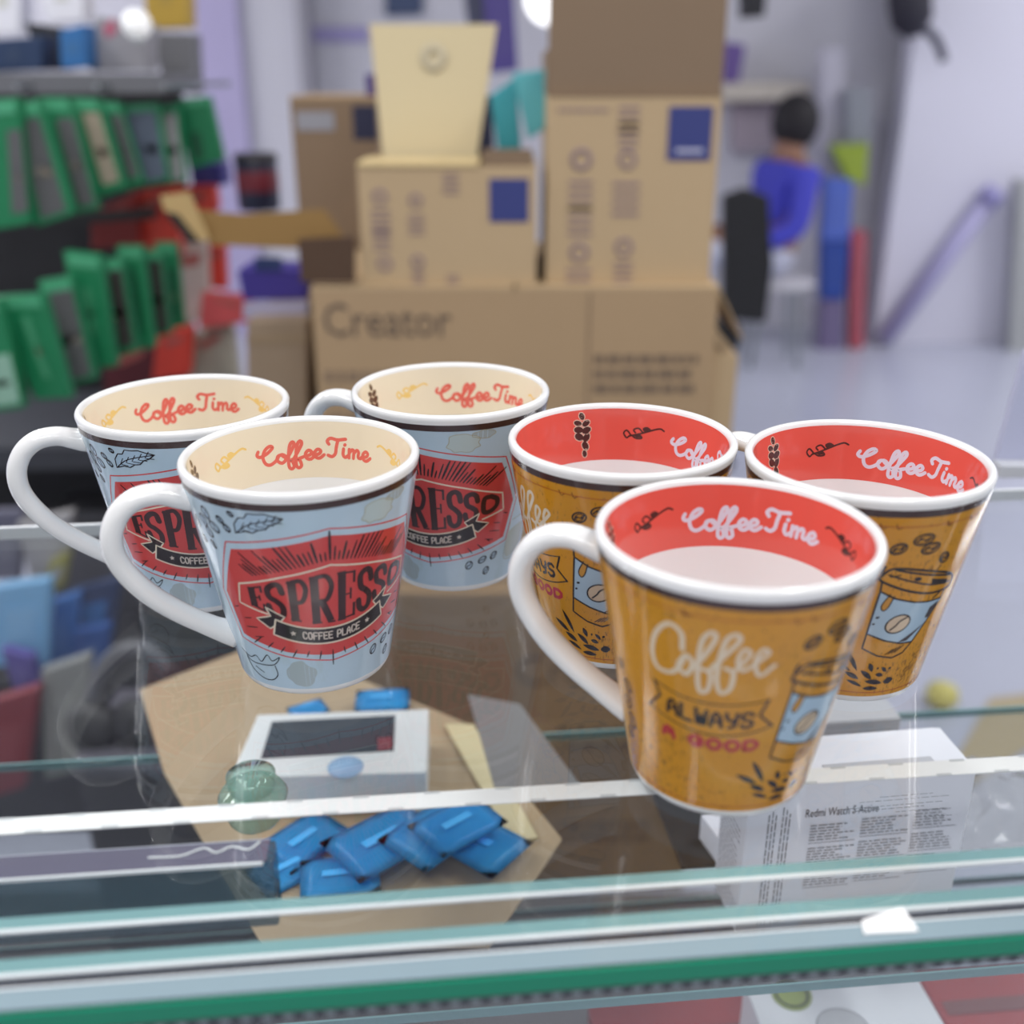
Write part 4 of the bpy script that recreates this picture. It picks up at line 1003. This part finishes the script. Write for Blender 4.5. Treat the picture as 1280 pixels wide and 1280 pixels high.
for pts, Y_, m_, lb in ((((112, 268), (170, 240), (176, 306), (114, 312)), 1.90, dred, 'dark red pack between the two rows of green packages'),
                        (((162, 242), (216, 232), (226, 318), (166, 308)), 1.92, redm, 'bright red pack right of the dark red one'),
                        (((205, 234), (268, 232), (272, 262), (214, 300)), 1.95, redm, 'red pack above the golden carton flap'),
                        (((214, 306), (258, 300), (262, 400), (226, 405)), 1.95, pinkw, 'pale pink white pack below the red packs'),
                        (((258, 305), (280, 308), (282, 362), (262, 360)), 1.97, redm, 'narrow red pack under the golden flap'),
                        (((252, 366), (312, 372), (314, 402), (248, 412)), 1.90, mat('pinkish_red_pack', (206, 84, 86), .5), 'pinkish red pack beside the violet box'),
                        (((196, 418), (240, 408), (236, 470), (190, 476)), 1.88, redm, 'red pack low on the rack behind the left mug'),
                        (((130, 440), (196, 424), (194, 500), (130, 500)), 1.95, mat('maroon_pack', (92, 34, 44), .5), 'maroon pack low on the rack, darkest of the red ones'),
                        (((232, 420), (290, 400), (300, 480), (232, 490)), 1.93, mat('off_white_pack', (184, 178, 164), .5), 'off-white pack low on the rack behind the left mug')):
    item('red_pack' if 'red' in lb.split('pack')[0] else 'accessory_pack', pts, Y_, m_, lb, 'pack', .03, extra=(('header_card', [(pts[0][0]*.8+pts[2][0]*.2, pts[0][1]*.85+pts[2][1]*.15), (pts[1][0]*.8+pts[3][0]*.2, pts[1][1]*.85+pts[3][1]*.15), (pts[1][0]*.7+pts[3][0]*.3, pts[1][1]*.7+pts[3][1]*.3), (pts[0][0]*.7+pts[2][0]*.3, pts[0][1]*.7+pts[2][1]*.3)], mat('muted_red_header', (170, 90, 84), .5)),))
for nm, pts, Y_, rgb, lb in (('navy_box', ((-20, 50), (52, 45), (52, 88), (-20, 90)), 1.8, (38, 58, 92), 'navy box on the top shelf at the left frame edge'),
                             ('dark_box', ((30, 28), (74, 34), (76, 88), (52, 88)), 1.9, (42, 44, 52), 'near-black box between the navy and the blue box'),
                             ('blue_box', ((74, 38), (104, 30), (108, 84), (76, 86)), 1.8, (50, 110, 170), 'bright blue box on the top shelf'),
                             ('white_box', ((-20, -40), (24, -40), (24, 42), (-20, 44)), 2.1, (236, 236, 228), 'white box above the navy one, top left corner'),
                             ('white_box', ((38, -40), (104, -40), (104, 26), (60, 28)), 2.1, (232, 232, 226), 'white box above the bright blue one'),
                             ('silver_box', ((118, 20), (184, 30), (184, 89), (112, 89)), 1.85, (152, 150, 156), 'silver grey box with a pink spot on the top shelf'),
                             ('grey_box', ((188, 40), (240, 42), (244, 118), (206, 112)), 2.0, (112, 112, 116), 'mid grey box at the right end of the top shelf'),
                             ('yellow_box', ((176, -40), (232, -40), (234, 34), (184, 36)), 2.1, (186, 152, 60), 'mustard yellow box on top of the grey box'),
                             ('indigo_box', ((236, 206), (276, 204), (280, 232), (240, 236)), 1.97, (50, 44, 120), 'small indigo box under the solid green package')):
    ex = ()
    cxm = sum(p[0] for p in pts)/4; cym = sum(p[1] for p in pts)/4
    lm = mat('box_label_'+nm.split('_')[0], tuple(min(255, int(c*.85+18)) for c in rgb), .6)
    if nm == 'silver_box': ex = (('pink_spot', ((128, 34), (142, 22), (146, 40), (134, 48)), mat('pink_spot', (186, 100, 122), .5)),)
    else: ex = (('label_panel', ((cxm-8, cym-8), (cxm+8, cym-8), (cxm+8, cym+8), (cxm-8, cym+8)), lm),)
    item(nm, pts, Y_, mat(nm+'_card', rgb, .5), lb, 'box', .06, extra=ex)
ball = empty('round_lamp', at(171, 30, 1.80)); tag(ball, 'small round white lamp on the silver box', 'lamp')
lathe('globe', [(0, -.022)]+[(.022*math.sin(a), -.022*math.cos(a)) for a in [k*PI/12 for k in range(1, 12)]]+[(0, .022)], mat('white_globe', (245, 245, 245), .3, emit=.35), ball, 32)
lathe('collar', [(.010, -.026), (.012, -.019), (.0, -.019)], chrome, ball, 24)

# goods low on the left rack, seen through the counter glass
low = [(((-10, 735), (62, 725), (58, 830), (-10, 835)), 1.30, (120, 176, 220), 'sky blue packet seen through the glass at the far left'),
       (((40, 760), (98, 742), (92, 842), (44, 850)), 1.34, (40, 100, 170), 'mid blue packet behind the sky blue one, through the glass'),
       (((88, 740), (150, 722), (140, 800), (92, 815)), 1.38, (40, 58, 96), 'dark navy packet through the glass left of the front mug handle'),
       (((92, 790), (136, 782), (132, 850), (92, 855)), 1.32, (44, 84, 150), 'royal blue packet low beside the navy one, through the glass'),
       (((20, 655), (90, 640), (74, 735), (40, 735)), 1.42, (150, 148, 150), 'pale grey sleeve under the left mug handle, through the glass'),
       (((60, 705), (86, 690), (78, 735), (58, 740)), 1.40, (150, 146, 60), 'small olive yellow tag through the glass below the left handle'),
       (((50, 840), (112, 820), (96, 965), (56, 975)), 1.22, (138, 140, 138), 'translucent grey pouch through the glass, left'),
       (((-20, 880), (48, 860), (30, 985), (-20, 1000)), 1.20, (128, 44, 52), 'dark red pack through the glass at the far left edge'),
       (((0, 812), (40, 822), (46, 868), (20, 872)), 1.26, (88, 80, 150), 'purple packet between the blue and the red packs, through the glass'),
       (((-10, 640), (28, 640), (24, 725), (-10, 725)), 1.45, (98, 98, 116), 'slate packet at the left frame edge just under the counter top')]
for pts, Y_, rgb, lb in low:
    a_ = sum(p[0] for p in pts)/4; b_ = sum(p[1] for p in pts)/4
    ex = (('label_panel', [((x-a_)*.5+a_, (y-b_)*.4+b_) for x, y in pts], mat('pack_label_%d' % rgb[0], tuple(min(255, int(c*.9+22)) for c in rgb), .6)),)
    item('accessory_packet', pts, Y_, mat('packet_%d_%d' % (rgb[0], rgb[1]), rgb, .5), lb, 'packet', .02, extra=ex)
# headphones in the dark at left
hp = empty('headphones', at(150, 900, 1.10)); tag(hp, 'black over-ear headphones with grey band, seen through the glass left of the tan board', 'headphones')
hb = hp.location.copy()
bm = bmesh.new(); tube_bm(bm, [p-hb for p in catmull([at(115, 905, 1.10), at(122, 850, 1.10), at(150, 815, 1.10), at(185, 812, 1.10), at(210, 840, 1.10)], .01)], .010, 10)
bm_obj('headband', bm, mat('grey_headband', (86, 86, 92), .4), hp, smooth=True)
for (x, y) in ((122, 905), (178, 900)):
    q = lathe('ear_cup', [(0, 0), (.03, .004), (.034, .018), (.022, .03), (0, .03)], mat('black_ear_cup', (38, 38, 40), .5), hp, 32)
    q.matrix_local = Matrix.Translation(at(x, y, 1.10)-hb) @ Matrix.Rotation(PI/2-.3, 4, 'X')
for nm, pts, Y_, rgb, lb in (('dark_storage_bin', ((60, 640), (420, 640), (420, 1130), (60, 1130)), 1.75, (62, 62, 66), 'dark grey bin behind the counter glass left of the cartons'),):
    item(nm, pts, Y_, mat('dark_bin', rgb, .7, noise=.1, nscale=5), lb, 'bin', .1, extra=(('bin_rim', ((60, 640), (420, 640), (420, 652), (60, 652)), mat('bin_rim', (84, 84, 90), .5)),))

ca, cb2 = at(92, 940, 1.04), at(285, 940, 1.04)
cr = empty('dark_crate', ((ca.x+cb2.x)/2, 1.12, .0125)); tag(cr, 'dark plastic crate under the headphones, seen through the glass at left', 'crate')
cw = (cb2.x-ca.x)/2; hh = at(150, 955, 1.04).z-.0125
box('crate_body', -cw, cw, -.08, .08, .001, hh-.012, mat('dark_crate_plastic', (58, 58, 62), .6), cr, bevel=.003); box('crate_rim', -cw-.006, cw+.006, -.086, .086, hh-.0118, hh, mat('crate_rim_plastic', (84, 82, 92), .5), cr)
fp = [atz(x, y, .006) for x, y in ((1238, 872), (1290, 866), (1290, 930), (1205, 985), (1180, 975))]
o = slab('cardboard_strip', fp, mat('tan_floor_card', (176, 160, 128), .7), None, .005, (0, 0, -1)); tag(o, 'tan cardboard strip lying on the floor, seen through the counter glass at right', 'cardboard')
o = lathe('yellow_ball', [(0, 0), (.022, .004), (.034, .02), (.03, .042), (.012, .054), (0, .056)], mat('yellow_rubber', (206, 196, 110), .5), None, 28); o.location = atz(1175, 882, .0005); tag(o, 'small pale yellow ball on the floor, seen through the glass at right', 'ball')
# ------------------------------------------------------------ back of the shop, upper middle
for nm, pts, Y_, rgb, lb, cat in (('banner_roll', ((602, -40), (640, -40), (648, 88), (610, 92)), 3.2, (82, 70, 140), 'purple roll-up banner behind the cream flap', 'banner'),
                                  ('banner_roll', ((575, -40), (606, -40), (612, 70), (588, 60)), 3.25, (78, 80, 104), 'dark slate banner left of the purple one', 'banner'),
                                  ('wall_poster', ((480, -40), (530, -40), (528, 18), (482, 20)), 5.38, (64, 78, 110), 'dark blue poster at the top of the back wall', 'poster'),
                                  ('wall_poster', ((386, 34), (460, 34), (460, 52), (386, 52)), 5.38, (160, 152, 200), 'lavender strip poster on the back wall', 'poster'),
                                  ('violet_box', ((456, 92), (482, 92), (484, 122), (458, 122)), YB+.33, (70, 50, 120), 'small violet box left of the cream flap', 'box'),
                                  ('shop_shelf', ((905, 104), (1012, 102), (1012, 124), (905, 127)), 5.18, (196, 188, 178), 'beige shelf board behind the tall carton at right', 'shelf'),
                                  ('purple_box', ((908, 52), (932, 56), (924, 103.6), (906, 103.6)), 5.22, (104, 80, 150), 'purple box standing on the beige shelf', 'box'),
                                  ('wall_monitor', ((928, -40), (962, -40), (956, 20), (930, 22)), 3.4, (30, 30, 36), 'black monitor corner at the top behind the tall carton', 'monitor'),
                                  ('storage_unit', ((915, 128), (1010, 126), (1008, 188), (918, 190)), 5.31, (158, 146, 158), 'greyish pink storage unit under the beige shelf', 'cabinet'),
                                  ('storage_unit', ((1028, 60), (1056, 60), (1050, 430), (1022, 432)), 5.06, (190, 188, 202), 'tall pale locker edge right of the seated person', 'cabinet'),
                                  ('lime_bag', ((1040, 182), (1086, 180), (1082, 232), (1060, 223)), 4.93, (150, 172, 50), 'lime green bag on top of the blue bags at right', 'bag'),
                                  ('grey_bag', ((1058, 112), (1090, 110), (1090, 178), (1060, 178)), 4.97, (136, 140, 150), 'grey bag above the lime green one', 'bag'),
                                  ('blue_bag', ((1034, 222), (1066, 226), (1062, 300), (1028, 301)), 4.93, (84, 110, 200), 'cornflower blue bag under the lime green one', 'bag'),
                                  ('blue_bag', ((1028, 302), (1062, 303), (1056, 374), (1028, 374)), 4.93, (40, 72, 160), 'deep blue bag below the cornflower one', 'bag'),
                                  ('red_bag', ((1065, 288), (1084, 290), (1080, 435), (1063, 437)), 4.93, (176, 84, 98), 'faded red bag right of the deep blue one', 'bag'),
                                  ('plum_bag', ((1028, 376), (1056, 376), (1054, 437), (1024, 437)), 4.93, (116, 104, 142), 'plum bag lowest of the stack at right', 'bag'),
                                  ('grey_cabinet', ((1274, 225), (1310, 225), (1310, 470), (1262, 440)), 4.9, (168, 170, 172), 'grey cabinet corner at the right frame edge', 'cabinet')):
    a_ = sum(p[0] for p in pts)/4; b_ = sum(p[1] for p in pts)/4
    r = item(nm, pts, Y_, mat(nm+'_%d' % rgb[2], rgb, .55), lb, cat, .08 if cat not in ('poster', 'banner', 'shelf') else (.01 if cat != 'shelf' else .215), bevel=.004 if cat != 'poster' else .001,
             extra=() if cat in ('shelf', 'poster') else (('front_panel', [((x-a_)*.7+a_, (y-b_)*.7+b_) for x, y in pts], mat(nm+'_panel_%d' % rgb[2], tuple(min(255, int(c*.93+10)) for c in rgb), .6)),))
lp = empty('ceiling_spot', at(688, -2, 3.5)); tag(lp, 'bright round lamp at the top edge left of the tall carton', 'lamp')
lathe('globe', [(0, -.06)]+[(.075*math.sin(a), -.075*math.cos(a)) for a in [k*PI/12 for k in range(1, 12)]]+[(0, .075)], mat('lit_globe', (255, 255, 255), .3, emit=1.6), lp, 32)
bm = bmesh.new(); tube_bm(bm, [(0, 0, .07), (0, 0, .5)], .008, 8); bm_obj('lamp_cord', bm, mat('white_cord', (220, 220, 225), .5), lp)
# lavender pole leaning on the white wall, black handset above, white stand at right end of the counter
pl = empty('leaning_pole', at(1105, 425, 5.0)); tag(pl, 'lavender pole leaning diagonally against the white wall', 'pole'); b_ = pl.location.copy()
bm = bmesh.new(); tube_bm(bm, [at(1105, 425, 5.0)-b_, at(1238, 246, 5.0)-b_], .042, 16); bm_obj('shaft', bm, mat('lavender_pole', (168, 164, 204), .5), pl, smooth=True)
bm = bmesh.new(); tube_bm(bm, [at(1232, 254, 5.0)-b_, at(1246, 238, 5.0)-b_], .052, 16); bm_obj('end_cap', bm, mat('lavender_cap', (150, 146, 196), .5), pl, smooth=True)
hs = empty('hanging_bag', at(1140, 45, 4.95)); tag(hs, 'black rounded bag hanging high on the white wall with a dangling strap end', 'bag'); b_ = hs.location.copy()
bm = bmesh.new(); tube_bm(bm, [at(1136, -60, 4.95)-b_, at(1137, 0, 4.95)-b_, at(1140, 28, 4.95)-b_, at(1142, 46, 4.95)-b_], [.08, .09, .085, .03], 20); bm_obj('bag_body', bm, mat('black_bag', (44, 42, 54), .6), hs, smooth=True)
bm = bmesh.new(); tube_bm(bm, catmull([at(1150, 30, 4.92)-b_, at(1170, 50, 4.92)-b_, at(1180, 76, 4.92)-b_], .03), .02, 10); bm_obj('strap', bm, mat('dark_strap', (70, 70, 86), .6), hs, smooth=True)
ws = empty('acrylic_stand', (0, 0, 0)); tag(ws, 'white acrylic stand at the right rear end of the counter', 'stand')
pA, pB = atz(1242, 590, G), atz(1330, 604, G)
ws.location = (pA.x, pA.y, G)
slab('upright_panel', [at(x, y, pA.y)-ws.location for x, y in ((1242, 590), (1350, 592), (1350, 440), (1284, 440))], mat('lavender_acrylic', (186, 189, 214), .3), ws, .006, (0, 1, 0))
box('base_plate', -.002, .11, -.012, .0, .0005, .008, mat('pale_grey_acrylic', (190, 192, 198), .4), ws)

# ------------------------------------------------------------ chair and seated person far behind
ch = empty('office_chair', at(935, 430, 3.0)); ch.location.z = 0
tag(ch, 'black high-backed office chair behind the right side of the carton stack', 'chair')
cb = Vector((ch.location.x, ch.location.y, 0)); blk_f = mat('black_chair_fabric', (26, 26, 30), .7)
pb_ = [at(x, y, 3.0)-cb for x, y in ((906, 246), (934, 236), (962, 246), (966, 330), (958, 404), (906, 400))]
slab('backrest', pb_, blk_f, ch, .06, (0, 1, 0), bevel=.01)
sz = min(p.z for p in pb_)
box('seat', pb_[0].x-.40, pb_[2].x-.03, .07, .50, sz-.10, sz-.02, blk_f, ch, bevel=.015)
cxs = (pb_[0].x+pb_[2].x)/2-.2
bm = bmesh.new(); tube_bm(bm, [(cxs, .28, .08), (cxs, .28, sz-.1)], .03, 12); bm_obj('column', bm, chrome, ch)
for k_ in range(5):
    a = k_*2*PI/5; e = Vector((cxs+.26*math.cos(a), .28+.26*math.sin(a), .05))
    bm = bmesh.new(); tube_bm(bm, [(cxs, .28, .09), e], [.025, .015], 8); l_ = bm_obj('leg', bm, blk_f, ch)
    bm = bmesh.new(); tube_bm(bm, [e+Vector((0, -.012, -.022)), e+Vector((0, .012, -.022))], .027, 12); bm_obj('castor', bm, blk_f, l_)

def skin_mesh(name, joints, edges, m, parent, sub=2):
    me = bpy.data.meshes.new(name+'_cage'); me.from_pydata([j[0] for j in joints], edges, [])
    o = bpy.data.objects.new(name, me); COL.objects.link(o)
    md = o.modifiers.new('s', 'SKIN'); md.use_smooth_shade = True
    for i, j in enumerate(joints):
        r = j[1] if isinstance(j[1], tuple) else (j[1], j[1])
        me.skin_vertices[0].data[i].radius = r
    me.skin_vertices[0].data[0].use_root = True
    sb = o.modifiers.new('u', 'SUBSURF'); sb.levels = sub; sb.render_levels = sub
    bpy.context.view_layer.update()
    me2 = bpy.data.meshes.new_from_object(o.evaluated_get(bpy.context.evaluated_depsgraph_get()))
    bpy.data.objects.remove(o)
    r = link(name, me2, m, parent, smooth=True)
    return r
PY = 4.7
pc = at(985, 200, PY)
stool_h = max(.30, pc.z-.02)
ps = empty('person', (pc.x, PY, 0), PI/2+.25); tag(ps, 'person seated far behind in bright blue shirt and pale trousers, dark hair', 'person')
hz = at(985, 158, PY).z; sh = at(985, 196, PY).z; hipz = at(985, 296, PY).z
skin = mat('skin', (150, 110, 90), .6)
nz = sh+.02
J = [((0, 0, hipz), (.13, .10)), ((0, .01, (hipz+sh)/2), (.12, .09)), ((0, 0, sh-.06), (.15, .09)), ((0, 0, nz), .05), ((0, -.01, hz-.03), (.07, .085)), ((0, 0, hz+.05), (.06, .07)),
     ((.15, 0, sh-.05), .05), ((.19, .03, sh-.28), .04), ((.15, .22, sh-.33), .03), ((-.15, 0, sh-.05), .05), ((-.19, .03, sh-.28), .04), ((-.15, .22, sh-.33), .03),
     ((.09, .05, hipz-.02), .085), ((.11, .42, hipz-.01), .06), ((.11, .44, .25), .05), ((.11, .42, .07), .04), ((.11, .54, .045), .035),
     ((-.09, .05, hipz-.02), .085), ((-.11, .42, hipz-.01), .06), ((-.11, .44, .25), .05), ((-.11, .42, .07), .04), ((-.11, .54, .045), .035)]
Eg = [(0, 1), (1, 2), (2, 3), (3, 4), (4, 5), (2, 6), (6, 7), (7, 8), (2, 9), (9, 10), (10, 11), (0, 12), (12, 13), (13, 14), (14, 15), (15, 16), (0, 17), (17, 18), (18, 19), (19, 20), (20, 21)]
skin_mesh('body', J, Eg, skin, ps)
skin_mesh('shirt', [((0, 0, hipz-.02), (.145, .135)), ((0, .01, (hipz+sh)/2), (.14, .12)), ((0, 0, sh-.06), (.165, .11)), ((0, 0, sh-.01), .07), ((.165, 0, sh-.06), .065), ((.195, .03, sh-.28), .052), ((-.165, 0, sh-.06), .065), ((-.195, .03, sh-.28), .052), ((.155, .19, sh-.33), .045), ((-.155, .19, sh-.33), .045)],
          [(0, 1), (1, 2), (2, 3), (2, 4), (4, 5), (2, 6), (6, 7), (5, 8), (7, 9)], mat('blue_shirt', (66, 68, 190), .7), ps)
skin_mesh('trousers', [((0, .02, hipz-.08), (.12, .10)), ((.095, .08, hipz-.07), .09), ((.11, .43, hipz-.02), .075), ((.11, .44, .12), .06), ((-.095, .08, hipz-.07), .09), ((-.11, .43, hipz-.02), .075), ((-.11, .44, .12), .06)],
          [(0, 1), (1, 2), (2, 3), (0, 4), (4, 5), (5, 6)], mat('pale_trousers', (186, 188, 206), .7), ps)
bm = bmesh.new(); bmesh.ops.create_uvsphere(bm, u_segments=20, v_segments=14, radius=1)
for v in bm.verts: v.co = Vector((v.co.x*.098, v.co.y*.105-.018, v.co.z*.115+hz+.02))
bm_obj('hair', bm, mat('dark_hair', (28, 24, 30), .7), ps, smooth=True)
hand = mat('skin', (0, 0, 0))
for s in (-1, 1):
    p = Vector((s*.15, .22, sh-.33))
    for f_ in range(5):
        bm = bmesh.new(); b0_ = p+Vector(((f_-2)*.013, .03, 0)); L_ = (.045, .065, .07, .065, .05)[f_] if s > 0 else (.05, .065, .07, .065, .045)[f_]
        tube_bm(bm, [b0_, b0_+Vector(((f_-2)*.002, L_*.5, -.004)), b0_+Vector(((f_-2)*.003, L_*.9, -.018))], [.009, .008, .006], 8); bm_obj('finger', bm, hand, ps, smooth=True)
sl = empty('stool', (pc.x, PY, 0)); tag(sl, 'pale round stool under the seated person in blue', 'stool')
lathe('seat', [(0, hipz-.21), (.16, hipz-.21), (.17, hipz-.20), (.16, hipz-.18), (0, hipz-.18)], mat('pale_stool', (190, 188, 196), .5), sl, 32)
for k_ in range(4):
    a = PI/4+k_*PI/2
    bm = bmesh.new(); tube_bm(bm, [(.11*math.cos(a), .11*math.sin(a), hipz-.21), (.15*math.cos(a), .15*math.sin(a), 0)], .012, 8); bm_obj('leg', bm, chrome, sl)
